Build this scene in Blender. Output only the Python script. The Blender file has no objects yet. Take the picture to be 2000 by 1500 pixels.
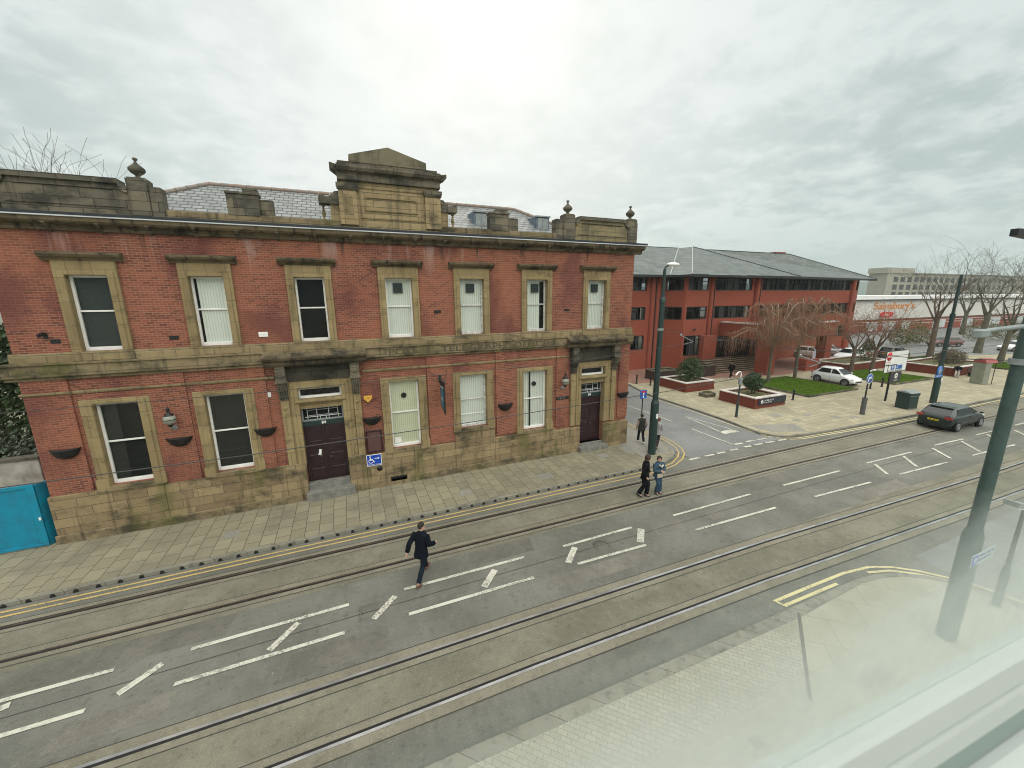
import bpy, bmesh, math, random
from mathutils import Vector, Matrix, Euler
R = math.radians
scene = bpy.context.scene
COL = scene.collection
random.seed(7)

# ---------------------------------------------------------------- camera
CAM_Z = 8.3
cam_d = bpy.data.cameras.new("camera")
cam = bpy.data.objects.new("camera", cam_d)
COL.objects.link(cam)
yaw, pitch, roll = R(22.684), R(12.396), R(-0.442)
fv = Vector((math.sin(yaw)*math.cos(pitch), math.cos(yaw)*math.cos(pitch), -math.sin(pitch)))
r0 = Vector((math.cos(yaw), -math.sin(yaw), 0)); u0 = r0.cross(fv)
rv = r0*math.cos(roll) + u0*math.sin(roll)
uv = -r0*math.sin(roll) + u0*math.cos(roll)
M = Matrix((rv, uv, -fv)).transposed().to_4x4()
M.translation = Vector((0, 0, CAM_Z))
cam.matrix_world = M
cam_d.sensor_fit = 'HORIZONTAL'
cam_d.sensor_width = 36.0
cam_d.lens = 773.0/2000*36
cam_d.dof.use_dof = True; cam_d.dof.focus_distance = 20.0; cam_d.dof.aperture_fstop = 4.0
cam_d.clip_start = 0.02
cam_d.clip_end = 4000
scene.camera = cam
scene.render.resolution_x, scene.render.resolution_y = 1024, 768

# ---------------------------------------------------------------- sky, sun, exposure
SUN_DIR = Vector((0.278, 0.826, 0.66)).normalized()
sun_el = math.asin(SUN_DIR.z); sun_az = math.atan2(SUN_DIR.x, SUN_DIR.y)
world = bpy.data.worlds.new("World"); scene.world = world; world.use_nodes = True
nt = world.node_tree; nt.nodes.clear()
def nn(nt, t, **kw):
    n = nt.nodes.new(t)
    for k, v in kw.items(): setattr(n, k, v)
    return n
def math_n(nt, op, a, b=None, c=None):
    n = nn(nt, 'ShaderNodeMath', operation=op)
    for i, v in enumerate((a, b, c)):
        if v is None: continue
        if isinstance(v, (int, float)): n.inputs[i].default_value = v
        else: nt.links.new(v, n.inputs[i])
    return n.outputs[0]
def mixc(nt, f, a, b, blend='MIX'):
    n = nn(nt, 'ShaderNodeMix', data_type='RGBA', blend_type=blend)
    for s, v in ((n.inputs[0], f), (n.inputs[6], a), (n.inputs[7], b)):
        if isinstance(v, (int, float)): s.default_value = v
        elif isinstance(v, tuple): s.default_value = v if len(v) == 4 else (*v, 1)
        else: nt.links.new(v, s)
    return n.outputs[2]
def ramp(nt, f, lo, hi, a=0.0, b=1.0):
    n = nn(nt, 'ShaderNodeMapRange', interpolation_type='SMOOTHSTEP')
    nt.links.new(f, n.inputs[0])
    for i, v in enumerate((lo, hi, a, b)): n.inputs[i+1].default_value = v
    return n.outputs[0]
def noise(nt, vec, scale, detail=4, rough=0.55, dist=0.0):
    n = nn(nt, 'ShaderNodeTexNoise')
    if vec is not None: nt.links.new(vec, n.inputs['Vector'])
    n.inputs['Scale'].default_value = scale; n.inputs['Detail'].default_value = detail
    n.inputs['Roughness'].default_value = rough; n.inputs['Distortion'].default_value = dist
    return n.outputs['Fac']
sky = nn(nt, 'ShaderNodeTexSky', sky_type='NISHITA', sun_disc=False)
sky.sun_elevation = sun_el; sky.sun_rotation = sun_az
sky.air_density = 1.0; sky.dust_density = 3.0
tc = nn(nt, 'ShaderNodeTexCoord')
sep = nn(nt, 'ShaderNodeSeparateXYZ'); nt.links.new(tc.outputs['Generated'], sep.inputs[0])
X, Y, Z = sep.outputs
zz = math_n(nt, 'ADD', math_n(nt, 'MAXIMUM', Z, 0.0), 0.22)
cmb = nn(nt, 'ShaderNodeCombineXYZ')
nt.links.new(math_n(nt, 'DIVIDE', X, zz), cmb.inputs[0]); nt.links.new(math_n(nt, 'DIVIDE', Y, zz), cmb.inputs[1])
n1 = noise(nt, cmb.outputs[0], 6.0, 8, 0.6, 0.2)
n2 = noise(nt, cmb.outputs[0], 0.9, 3, 0.5)
cl = ramp(nt, math_n(nt, 'ADD', math_n(nt, 'MULTIPLY', n1, 0.5), math_n(nt, 'MULTIPLY', n2, 0.5)), 0.40, 0.585)
cloud = mixc(nt, cl, (4.75, 5.6, 5.4), (6.8, 7.5, 7.25))
dp = nn(nt, 'ShaderNodeVectorMath', operation='DOT_PRODUCT')
nt.links.new(tc.outputs['Generated'], dp.inputs[0]); dp.inputs[1].default_value = (0.25, 0.80, 0.545)
glow = ramp(nt, dp.outputs['Value'], 0.66, 1.0)
cloud = mixc(nt, math_n(nt, 'MULTIPLY', glow, 0.62), cloud, (9.2, 9.5, 9.2))
cloud = mixc(nt, ramp(nt, Z, 0.22, 0.02, 0.0, 0.75), cloud, (5.5, 6.5, 6.3))
# sky behind the viewer and overhead brightened, added to light facade and ground
back = math_n(nt, 'MULTIPLY', ramp(nt, math_n(nt, 'MULTIPLY', Y, -1.0), -0.15, 0.7), ramp(nt, Z, 0.12, 0.5))
zen = ramp(nt, Z, 0.68, 0.97)
boost = math_n(nt, 'ADD', 1.0, math_n(nt, 'ADD', math_n(nt, 'MULTIPLY', back, 2.6), math_n(nt, 'MULTIPLY', zen, 1.9)))
opp = math_n(nt, 'MULTIPLY', ramp(nt, math_n(nt, 'MULTIPLY', Y, -1.0), 0.0, 0.3), ramp(nt, Z, 0.30, 0.12))   # low sky behind the viewer darkened, standing in for unseen buildings in reflections
boost = math_n(nt, 'MULTIPLY', boost, math_n(nt, 'SUBTRACT', 1.0, math_n(nt, 'MULTIPLY', opp, 0.6)))
cloud = mixc(nt, ramp(nt, boost, 1.05, 1.9), cloud, (6.9, 6.9, 6.4))
vm = nn(nt, 'ShaderNodeVectorMath', operation='SCALE'); nt.links.new(cloud, vm.inputs[0]); nt.links.new(boost, vm.inputs['Scale'])
tot = mixc(nt, 0.93, sky.outputs[0], vm.outputs[0])
bg = nn(nt, 'ShaderNodeBackground'); nt.links.new(tot, bg.inputs[0]); bg.inputs[1].default_value = 0.115
out = nn(nt, 'ShaderNodeOutputWorld'); nt.links.new(bg.outputs[0], out.inputs[0])

sd = bpy.data.lights.new("sun", 'SUN'); sd.energy = 0.7; sd.angle = R(14); sd.color = (1.0, 0.95, 0.86)
so = bpy.data.objects.new("sun", sd); COL.objects.link(so)
so.rotation_euler = SUN_DIR.to_track_quat('Z', 'Y').to_euler(); so.location = (0, 0, 60)
scene.view_settings.view_transform = 'Standard'; scene.view_settings.look = 'None'
scene.view_settings.exposure = -0.1; scene.view_settings.gamma = 1.0
scene.render.engine = 'CYCLES'
scene.cycles.max_bounces = 6; scene.cycles.transparent_max_bounces = 12
scene.cycles.use_denoising = True; scene.cycles.filter_width = 1.05

# ---------------------------------------------------------------- mesh helpers
class MB:
    """Collects faces; build() links them as one mesh object."""
    def __init__(s): s.v = []; s.f = []; s.sm = []
    def face(s, pts, smooth=False):
        b = len(s.v); s.v += [tuple(p) for p in pts]; s.f.append(tuple(range(b, b+len(pts)))); s.sm.append(smooth); return s
    def add(s, vs, fs, smooth=False):
        b = len(s.v); s.v += [tuple(p) for p in vs]
        for f in fs: s.f.append(tuple(b+i for i in f)); s.sm.append(smooth)
        return s
    def box(s, x0, x1, y0, y1, z0, z1):
        v = [(x, y, z) for z in (z0, z1) for y in (y0, y1) for x in (x0, x1)]
        return s.add(v, [(0, 2, 3, 1), (4, 5, 7, 6), (0, 1, 5, 4), (2, 6, 7, 3), (0, 4, 6, 2), (1, 3, 7, 5)])
    def obox(s, c, ax, ay, az):
        c, ax, ay, az = map(Vector, (c, ax, ay, az))
        v = [c+ax*i+ay*j+az*k for k in (-1, 1) for j in (-1, 1) for i in (-1, 1)]
        return s.add(v, [(0, 2, 3, 1), (4, 5, 7, 6), (0, 1, 5, 4), (2, 6, 7, 3), (0, 4, 6, 2), (1, 3, 7, 5)])
    def extr(s, poly, d, smooth=False):
        """polygon (3D points) swept by the vector d, capped."""
        n = len(poly); d = Vector(d); a = [Vector(p) for p in poly]; b = [p+d for p in a]
        s.add(a+b, [(i, (i+1) % n, n+(i+1) % n, n+i) for i in range(n)], smooth)
        s.face(a[::-1]); s.face(b); return s
    def prof_x(s, yz, x0, x1):
        return s.extr([(x0, y, z) for y, z in yz], (x1-x0, 0, 0))
    def slab(s, xy, z0, z1):
        return s.extr([(x, y, z0) for x, y in xy], (0, 0, z1-z0))
    def tube(s, pts, r, n=8, caps=True, smooth=True):
        pts = [Vector(p) for p in pts]
        rs = r if isinstance(r, (list, tuple)) else [r]*len(pts)
        up = Vector((0, 0, 1)); rings = []; prev = None
        for i, p in enumerate(pts):
            t = (pts[min(i+1, len(pts)-1)]-pts[max(i-1, 0)])
            t = t.normalized() if t.length > 1e-9 else Vector((0, 0, 1))
            if prev is None:
                a = t.cross(up if abs(t.z) < 0.9 else Vector((1, 0, 0))).normalized()
            else:
                a = (prev - t*prev.dot(t)); a = a.normalized() if a.length > 1e-6 else t.orthogonal().normalized()
            prev = a; b = t.cross(a)
            rings.append([p+(a*math.cos(2*math.pi*k/n)+b*math.sin(2*math.pi*k/n))*rs[i] for k in range(n)])
        s.rings(rings, caps, smooth); return s
    def rings(s, rings, caps=True, smooth=True):
        n = len(rings[0]); v = [p for r in rings for p in r]; f = []
        for i in range(len(rings)-1):
            for k in range(n): f.append((i*n+k, i*n+(k+1) % n, (i+1)*n+(k+1) % n, (i+1)*n+k))
        s.add(v, f, smooth)
        if caps: s.face(list(rings[0])[::-1]); s.face(list(rings[-1]))
        return s
    def lathe(s, c, prof, n=14, smooth=True, axis='Z', caps=True):
        c = Vector(c); rr = []
        for r, h in prof:
            ring = []
            for k in range(n):
                a = 2*math.pi*k/n; u, w = r*math.cos(a), r*math.sin(a)
                ring.append(c + (Vector((u, w, h)) if axis == 'Z' else Vector((w, h, u)) if axis == 'Y' else Vector((h, u, w))))
            rr.append(ring)
        return s.rings(rr, caps, smooth)
    def ellip(s, c, rx, ry, rz, n=12, m=8):
        rr = []
        for i in range(1, m):
            t = math.pi*i/m
            rr.append([Vector(c)+Vector((rx*math.sin(t)*math.cos(2*math.pi*k/n), ry*math.sin(t)*math.sin(2*math.pi*k/n), -rz*math.cos(t))) for k in range(n)])
        return s.rings(rr, True, True)
    def strip(s, pts, w, z):
        """flat ribbon of width w along (x, y) points at height z"""
        P = [Vector((p[0], p[1], 0)) for p in pts]; L = []; Q = []
        for i, p in enumerate(P):
            t = (P[min(i+1, len(P)-1)]-P[max(i-1, 0)]).normalized(); nrm = Vector((-t.y, t.x, 0))
            L.append(p+nrm*w/2); Q.append(p-nrm*w/2)
        for i in range(len(P)-1):
            s.face([(Q[i].x, Q[i].y, z), (Q[i+1].x, Q[i+1].y, z), (L[i+1].x, L[i+1].y, z), (L[i].x, L[i].y, z)])
        return s
    def mesh(s, name):
        me = bpy.data.meshes.new(name); me.from_pydata(s.v, [], s.f)
        me.polygons.foreach_set('use_smooth', s.sm); me.update(); return me
    def build(s, name, m, parent=None, local=False, label=None):
        o = bpy.data.objects.new(name, s.mesh(name)); COL.objects.link(o)
        for mm in (m if isinstance(m, (list, tuple)) else [m]): o.data.materials.append(mm)
        if parent is not None:
            o.parent = parent
            if not local: o.matrix_parent_inverse = world_of(parent).inverted()
        if label: o['label'] = label
        return o
def world_of(o):
    m = o.matrix_basis.copy()
    if o.parent is not None: m = world_of(o.parent) @ o.matrix_parent_inverse @ m
    return m
def fixn(o, merge=0.0):
    bm = bmesh.new(); bm.from_mesh(o.data)
    if merge: bmesh.ops.remove_doubles(bm, verts=bm.verts, dist=merge)
    bmesh.ops.recalc_face_normals(bm, faces=bm.faces); bm.to_mesh(o.data); bm.free(); return o
def bevel(o, w=0.01, seg=1):
    m = o.modifiers.new('bevel', 'BEVEL'); m.width = w; m.segments = seg; m.limit_method = 'ANGLE'; return o
def tag(o, label=None, cat=None, group=None, kind=None):
    if label: o['label'] = label
    if cat: o['category'] = cat
    if group: o['group'] = group
    if kind: o['kind'] = kind
    return o
def thing(name, label, cat, loc=(0, 0, 0), rz=0.0, group=None):
    o = bpy.data.objects.new(name, None); COL.objects.link(o); o.empty_display_size = 0.2
    o.location = loc; o.rotation_euler = (0, 0, rz)
    return tag(o, label, cat, group)
def struct(name, mb, m, label=None):
    o = mb.build(name, m); o['kind'] = 'structure'
    if label: o['label'] = label
    return o
def copy_tree(o, parent=None):
    c = o.copy(); COL.objects.link(c)
    if parent is not None: c.parent = parent
    for ch in [x for x in bpy.data.objects if x.parent == o]: copy_tree(ch, c)
    return c
def text_obj(body, name, m, parent, loc, size, rot=(R(90), 0, 0), depth=0.004, align='CENTER', width=None, space=1.0, bold=0.0):
    """lettering as a mesh, facing -y by default"""
    cu = bpy.data.curves.new(name, 'FONT'); cu.body = body; cu.size = size; cu.extrude = depth
    cu.align_x = align; cu.align_y = 'CENTER'; cu.space_character = space; cu.offset = bold; cu.resolution_u = 3
    tmp = bpy.data.objects.new(name+'_tmp', cu); COL.objects.link(tmp)
    bpy.context.view_layer.update()
    dg = bpy.context.evaluated_depsgraph_get()
    me = bpy.data.meshes.new_from_object(tmp.evaluated_get(dg)); bpy.data.objects.remove(tmp)
    mw = Matrix.Translation(loc) @ Euler(rot).to_matrix().to_4x4()
    if width:
        xs = [v.co.x for v in me.vertices]; w0 = max(xs)-min(xs)
        mw = mw @ Matrix.Diagonal((width/w0, 1, 1, 1))
    me.transform(mw)
    me.materials.clear(); me.materials.append(m)
    o = bpy.data.objects.new(name, me); COL.objects.link(o)
    if parent is not None:
        o.parent = parent; o.matrix_parent_inverse = world_of(parent).inverted()
    return o

# ---------------------------------------------------------------- material helpers
MATS = {}
class Mt:
    def __init__(s, name):
        s.m = bpy.data.materials.new(name); s.m.use_nodes = True; s.nt = s.m.node_tree
        s.b = s.nt.nodes['Principled BSDF']; s.tc = nn(s.nt, 'ShaderNodeTexCoord').outputs['Object']
        MATS[name] = s.m
    def L(s, a, b): s.nt.links.new(a, b)
    def set(s, **kw):
        for k, v in kw.items():
            i = s.b.inputs[k.replace('_', ' ')]
            if isinstance(v, (int, float)): i.default_value = v
            elif isinstance(v, tuple): i.default_value = v if len(v) == 4 or i.type == 'VECTOR' else (*v, 1)
            else: s.L(v, i)
        return s
    def map(s, scale=(1, 1, 1), loc=(0, 0, 0), rot=(0, 0, 0), vec=None):
        n = nn(s.nt, 'ShaderNodeMapping'); s.L(vec or s.tc, n.inputs[0])
        n.inputs['Scale'].default_value = scale; n.inputs['Location'].default_value = loc; n.inputs['Rotation'].default_value = rot
        return n.outputs[0]
    def wallvec(s):
        p = nn(s.nt, 'ShaderNodeSeparateXYZ'); s.L(s.tc, p.inputs[0])
        c = nn(s.nt, 'ShaderNodeCombineXYZ'); s.L(math_n(s.nt, 'ADD', p.outputs[0], p.outputs[1]), c.inputs[0]); s.L(p.outputs[2], c.inputs[1])
        s.px, s.py, s.pz = p.outputs; return c.outputs[0]
    def bricks(s, vec, w, h, mortar, c1, c2, cm, offset=0.5, bias=0.0, smooth=0.1):
        n = nn(s.nt, 'ShaderNodeTexBrick', offset=offset); s.L(vec, n.inputs['Vector'])
        n.inputs['Color1'].default_value = (*c1, 1); n.inputs['Color2'].default_value = (*c2, 1); n.inputs['Mortar'].default_value = (*cm, 1)
        n.inputs['Scale'].default_value = 1; n.inputs['Mortar Size'].default_value = mortar; n.inputs['Mortar Smooth'].default_value = smooth
        n.inputs['Bias'].default_value = bias; n.inputs['Brick Width'].default_value = w; n.inputs['Row Height'].default_value = h
        return n.outputs['Color'], n.outputs['Fac']
    def bump(s, h, strength=0.3, dist=0.01):
        n = nn(s.nt, 'ShaderNodeBump'); s.L(h, n.inputs['Height']); n.inputs['Strength'].default_value = strength; n.inputs['Distance'].default_value = dist
        s.L(n.outputs[0], s.b.inputs['Normal']); return s
def plain(name, c, rough=0.6, var=0.0, scale=6.0, c2=None, metal=0.0, spec=0.4, bump=0.0, coat=0.0, detail=5):
    """painted or plain surface with a soft uneven tone"""
    t = Mt(name)
    if c2 is None: c2 = tuple(max(0, x*(1-var)) for x in c)
    f = ramp(t.nt, noise(t.nt, t.tc, scale, detail, 0.6), 0.3, 0.7)
    t.set(Base_Color=mixc(t.nt, f, c, c2), Roughness=rough, Metallic=metal, Specular_IOR_Level=spec, Coat_Weight=coat)
    if bump: t.bump(noise(t.nt, t.tc, scale*6, 4), bump, 0.01)
    return t.m

# --- old brick of the post office
def old_brick():
    t = Mt('old_red_brick'); v = t.wallvec()
    c, f = t.bricks(v, 0.225, 0.078, 0.0095, (0.265, 0.084, 0.050), (0.088, 0.029, 0.023), (0.29, 0.178, 0.132), bias=-0.25)
    n1 = ramp(t.nt, noise(t.nt, t.tc, 0.45, 4, 0.6), 0.38, 0.68)
    c = mixc(t.nt, math_n(t.nt, 'MULTIPLY', n1, 0.5), c, (0.31, 0.122, 0.068))
    n2 = ramp(t.nt, noise(t.nt, t.map((1.0, 1.0, 0.6), (9, 3, 5)), 0.5, 5, 0.6), 0.47, 0.68)
    c = mixc(t.nt, math_n(t.nt, 'MULTIPLY', n2, 0.7), c, (0.105, 0.034, 0.034))
    n5 = ramp(t.nt, noise(t.nt, t.map((3, 3, 9), (2, 3, 5)), 1.3, 5, 0.7), 0.6, 0.7)
    c = mixc(t.nt, math_n(t.nt, 'MULTIPLY', n5, 0.45), c, (0.10, 0.045, 0.045))
    # run-down stains under the cornice: white salts and black soot
    top = ramp(t.nt, t.pz, 8.9, 10.5)
    st = noise(t.nt, t.map((1.6, 1.6, 0.16)), 1.0, 4, 0.65)
    wh = math_n(t.nt, 'MULTIPLY', ramp(t.nt, st, 0.55, 0.68), top)
    c = mixc(t.nt, math_n(t.nt, 'MULTIPLY', wh, 0.5), c, (0.42, 0.34, 0.31))
    sk = noise(t.nt, t.map((2.6, 2.6, 0.2), (4, 0, 2)), 1.0, 4, 0.6)
    bk = math_n(t.nt, 'MULTIPLY', ramp(t.nt, sk, 0.60, 0.68), ramp(t.nt, t.pz, 9.4, 10.6))
    c = mixc(t.nt, math_n(t.nt, 'MULTIPLY', bk, 0.8), c, (0.035, 0.03, 0.03))
    t.set(Base_Color=c, Roughness=0.88, Specular_IOR_Level=0.25)
    return t.bump(math_n(t.nt, 'MULTIPLY', f, -1.0), 0.5, 0.012).m
def stone(name, c1, c2, grime, amount, bw=0.9, bh=0.36, green=0.0, joint=(0.09, 0.08, 0.06), streak=0.5):
    t = Mt(name); v = t.wallvec()
    c, f = t.bricks(v, bw, bh, 0.011, c1, c2, joint, offset=0.37)
    n0 = noise(t.nt, t.tc, 3.0, 6, 0.65)
    c = mixc(t.nt, ramp(t.nt, n0, 0.35, 0.75, 0.0, 0.5), c, tuple(x*0.72 for x in c1))
    g = ramp(t.nt, noise(t.nt, t.map((0.8, 0.8, 1.5), (3, 7, 1)), 1.1, 6, 0.7), 0.62-0.34*amount, 0.86-0.3*amount)
    c = mixc(t.nt, math_n(t.nt, 'MULTIPLY', g, 0.9), c, grime)
    s2 = ramp(t.nt, noise(t.nt, t.map((4.5, 4.5, 0.35), (1, 2, 3)), 1.0, 4, 0.6), 0.52, 0.7)
    c = mixc(t.nt, math_n(t.nt, 'MULTIPLY', s2, streak), c, tuple(x*0.9 for x in grime))
    if green:
        gg = ramp(t.nt, noise(t.nt, t.map((0.9, 0.9, 0.5), (5, 1, 8)), 0.9, 5, 0.65), 0.52, 0.7)
        c = mixc(t.nt, math_n(t.nt, 'MULTIPLY', gg, green), c, (0.09, 0.10, 0.025))
    t.set(Base_Color=c, Roughness=0.9, Specular_IOR_Level=0.2)
    return t.bump(mixc(t.nt, 0.5, n0, math_n(t.nt, 'MULTIPLY', f, -1.0)), 0.45, 0.015).m
def asphalt(name, c1, c2, scale=0.35, stain=(0.07, 0.068, 0.055), rough=0.75, amt=0.6):
    t = Mt(name)
    f = ramp(t.nt, noise(t.nt, t.tc, scale, 6, 0.65), 0.35, 0.68)
    c = mixc(t.nt, f, c1, c2)
    s = ramp(t.nt, noise(t.nt, t.map((0.35, 1.4, 1), (3, 4, 0)), 0.5, 6, 0.6), 0.55, 0.75)
    c = mixc(t.nt, math_n(t.nt, 'MULTIPLY', s, amt), c, stain)
    sp = noise(t.nt, t.tc, 34, 3, 0.75)
    c = mixc(t.nt, ramp(t.nt, sp, 0.56, 0.74, 0, 0.65), c, tuple(min(1, x*1.9) for x in c2))
    c = mixc(t.nt, ramp(t.nt, sp, 0.44, 0.28, 0, 0.55), c, tuple(x*0.5 for x in c1))
    md = noise(t.nt, t.tc, 5.5, 6, 0.75)
    c = mixc(t.nt, ramp(t.nt, md, 0.54, 0.72, 0, 0.5), c, tuple(x*1.35 for x in c2))
    c = mixc(t.nt, ramp(t.nt, md, 0.47, 0.33, 0, 0.5), c, tuple(x*0.55 for x in c1))
    wv = nn(t.nt, 'ShaderNodeTexVoronoi'); t.L(t.tc, wv.inputs['Vector']); wv.inputs['Scale'].default_value = 2.3
    c = mixc(t.nt, ramp(t.nt, wv.outputs['Distance'], 0.045, 0.02, 0, 0.7), c, (0.42, 0.40, 0.34))
    t.set(Base_Color=c, Roughness=ramp(t.nt, noise(t.nt, t.tc, 0.6, 4), 0.3, 0.7, rough-0.14, rough+0.1), Specular_IOR_Level=0.35)
    return t.bump(sp, 0.35, 0.006).m
def paving(name, w, h, c1, c2, cm, offset=0.5, mortar=0.01, rot=0.0, grime=(0.12, 0.11, 0.085)):
    t = Mt(name); v = t.map((1, 1, 1), (0.07, 0.13, 0), (0, 0, rot))
    c, f = t.bricks(v, w, h, mortar, c1, c2, cm, offset=offset)
    g = ramp(t.nt, noise(t.nt, t.tc, 0.5, 6, 0.65), 0.42, 0.72)
    c = mixc(t.nt, math_n(t.nt, 'MULTIPLY', g, 0.55), c, grime)
    sp = noise(t.nt, t.tc, 14, 4, 0.7)
    c = mixc(t.nt, ramp(t.nt, sp, 0.45, 0.8, 0, 0.35), c, tuple(x*0.55 for x in c1))
    wv = nn(t.nt, 'ShaderNodeTexVoronoi'); t.L(t.tc, wv.inputs['Vector']); wv.inputs['Scale'].default_value = 1.7
    c = mixc(t.nt, ramp(t.nt, wv.outputs['Distance'], 0.05, 0.03, 0, 0.5), c, tuple(x*0.4 for x in c1))
    t.set(Base_Color=c, Roughness=0.8, Specular_IOR_Level=0.3)
    return t.bump(math_n(t.nt, 'MULTIPLY', f, -1.0), 0.4, 0.008).m
def slates(name, c1, c2, cm, w=0.36, h=0.2, mort=0.012):
    t = Mt(name); t.wallvec(); cb_ = nn(t.nt, 'ShaderNodeCombineXYZ'); t.L(t.px, cb_.inputs[0]); t.L(t.pz, cb_.inputs[1]); v = cb_.outputs[0]
    c, f = t.bricks(v, w, h, mort, c1, c2, cm)
    g = ramp(t.nt, noise(t.nt, t.tc, 0.7, 6, 0.65), 0.45, 0.7)
    c = mixc(t.nt, math_n(t.nt, 'MULTIPLY', g, 0.6), c, tuple(x*0.6 for x in c2))
    t.set(Base_Color=c, Roughness=0.55, Specular_IOR_Level=0.4)
    return t.bump(math_n(t.nt, 'MULTIPLY', f, -1.0), 0.5, 0.02).m
def glassy(name, tint=(0.96, 0.98, 0.97), clear=0.72):
    """window pane: clear with a mirror-like reflection that grows at grazing angles"""
    t = Mt(name); nt = t.nt
    nt.nodes.remove(t.b)
    tr = nn(nt, 'ShaderNodeBsdfTransparent'); tr.inputs[0].default_value = (*tint, 1)
    gl = nn(nt, 'ShaderNodeBsdfGlossy'); gl.inputs['Roughness'].default_value = 0.03; gl.inputs[0].default_value = (1, 1, 1, 1)
    fr = nn(nt, 'ShaderNodeFresnel'); fr.inputs[0].default_value = 1.5
    mx = nn(nt, 'ShaderNodeMixShader'); t.L(math_n(nt, 'MULTIPLY', fr.outputs[0], 0.38), mx.inputs[0]); t.L(tr.outputs[0], mx.inputs[1]); t.L(gl.outputs[0], mx.inputs[2])
    t.L(mx.outputs[0], nt.nodes['Material Output'].inputs[0]); return t.m
def leafmat(name, c1, c2, c3=None, rough=0.55):
    t = Mt(name); f = ramp(t.nt, noise(t.nt, t.tc, 1.8, 3), 0.35, 0.65)
    c = mixc(t.nt, f, c1, c2)
    c = mixc(t.nt, ramp(t.nt, noise(t.nt, t.tc, 17, 2), 0.4, 0.7, 0, 0.7), c, c3 or c2)
    t.set(Base_Color=c, Roughness=rough, Specular_IOR_Level=0.35); return t.m
# ---------------------------------------------------------------- materials
m_brick = old_brick()
m_stone = stone('weathered_sandstone', (0.315, 0.245, 0.135), (0.22, 0.168, 0.095), (0.055, 0.048, 0.036), 0.45, 1.1, 0.6, green=0.15)
m_frame = stone('window_sandstone', (0.31, 0.24, 0.125), (0.235, 0.178, 0.092), (0.055, 0.046, 0.03), 0.3, 0.6, 0.75, joint=(0.16, 0.12, 0.07), streak=0.35)
m_plinth = stone('plinth_ashlar', (0.33, 0.25, 0.14), (0.19, 0.138, 0.08), (0.045, 0.042, 0.028), 0.5, 0.95, 0.34, green=0.6)
m_grime = stone('sooty_stone', (0.20, 0.175, 0.125), (0.10, 0.094, 0.075), (0.03, 0.031, 0.028), 0.58, 0.8, 0.3, green=0.1, joint=(0.03, 0.03, 0.026))
m_yellow = stone('yellow_ashlar', (0.36, 0.28, 0.155), (0.28, 0.215, 0.12), (0.07, 0.065, 0.05), 0.36, 0.85, 0.25)
m_corn = stone('cornice_stone', (0.175, 0.138, 0.085), (0.135, 0.105, 0.065), (0.02, 0.021, 0.019), 0.6, 1.2, 0.5, streak=0.9)
m_sill = stone('mossy_sill', (0.28, 0.22, 0.13), (0.2, 0.155, 0.09), (0.04, 0.038, 0.026), 0.62, 1.6, 0.5, green=0.7, streak=0.7)
m_soot_shade = stone('soot_and_shade_stone', (0.075, 0.066, 0.05), (0.05, 0.045, 0.035), (0.016, 0.016, 0.014), 0.6, 0.9, 0.5, joint=(0.02, 0.02, 0.018))  # door friezes: soot, with the shade under the canopy put into the colour
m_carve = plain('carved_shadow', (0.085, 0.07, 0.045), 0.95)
m_white = plain('white_paint', (0.84, 0.84, 0.81), 0.45, 0.12, 5)
m_peel = plain('flaking_white_paint', (0.74, 0.73, 0.70), 0.6, 0.5, 9)
m_glass = glassy('window_glass')
m_room = plain('dark_room', (0.004, 0.005, 0.005), 0.9)
m_black = plain('black_iron', (0.012, 0.013, 0.014), 0.45, 0.3, 8)
m_dgreen = plain('dark_green_paint', (0.016, 0.04, 0.037), 0.4, 0.3, 4, spec=0.5)
m_door = plain('dark_maroon_paint', (0.028, 0.010, 0.014), 0.35, 0.35, 4, spec=0.5)
m_lead = plain('lead_grey', (0.30, 0.33, 0.34), 0.5, 0.25, 8)
def blindmat(name, c):
    t = Mt(name); t.wallvec()
    w = nn(t.nt, 'ShaderNodeTexWave', wave_type='BANDS', bands_direction='X'); t.L(t.tc, w.inputs['Vector']); w.inputs['Scale'].default_value = 3.6; w.inputs['Distortion'].default_value = 0.6; w.inputs['Detail Scale'].default_value = 0.5
    cc = mixc(t.nt, ramp(t.nt, w.outputs['Fac'], 0.7, 1.0, 0, 0.55), c, tuple(x*0.6 for x in c))
    t.set(Base_Color=cc, Roughness=0.8); return t.m
m_blind = blindmat('pale_blind', (0.80, 0.80, 0.745)); m_cream = blindmat('cream_blind', (0.72, 0.70, 0.53)); m_dim = blindmat('dim_curtain', (0.014, 0.013, 0.010)); m_greyb = blindmat('grey_blind', (0.035, 0.043, 0.043))
m_road = asphalt('asphalt', (0.115, 0.114, 0.098), (0.17, 0.168, 0.145))
m_track = asphalt('track_bed', (0.135, 0.13, 0.096), (0.195, 0.188, 0.14), 0.5, (0.085, 0.074, 0.048), amt=0.6)
m_rail_strip = asphalt('rail_strip', (0.162, 0.15, 0.112), (0.215, 0.20, 0.152), 0.7, (0.13, 0.105, 0.06), amt=0.7)
m_side = asphalt('side_street_asphalt', (0.15, 0.155, 0.15), (0.20, 0.205, 0.20), 0.4, (0.12, 0.12, 0.115), amt=0.4)
m_sidepatch = asphalt('footway_asphalt', (0.21, 0.205, 0.175), (0.25, 0.245, 0.21), 0.6, (0.15, 0.14, 0.11), amt=0.4)
m_slab = paving('concrete_slabs', 0.62, 0.46, (0.28, 0.256, 0.178), (0.22, 0.20, 0.138), (0.08, 0.072, 0.052), 0.5, 0.011, R(90))
m_plaza = paving('plaza_slabs', 0.6, 0.45, (0.39, 0.35, 0.245), (0.30, 0.265, 0.18), (0.17, 0.145, 0.10), 0.5, 0.012, 0, (0.22, 0.20, 0.15))
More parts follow.
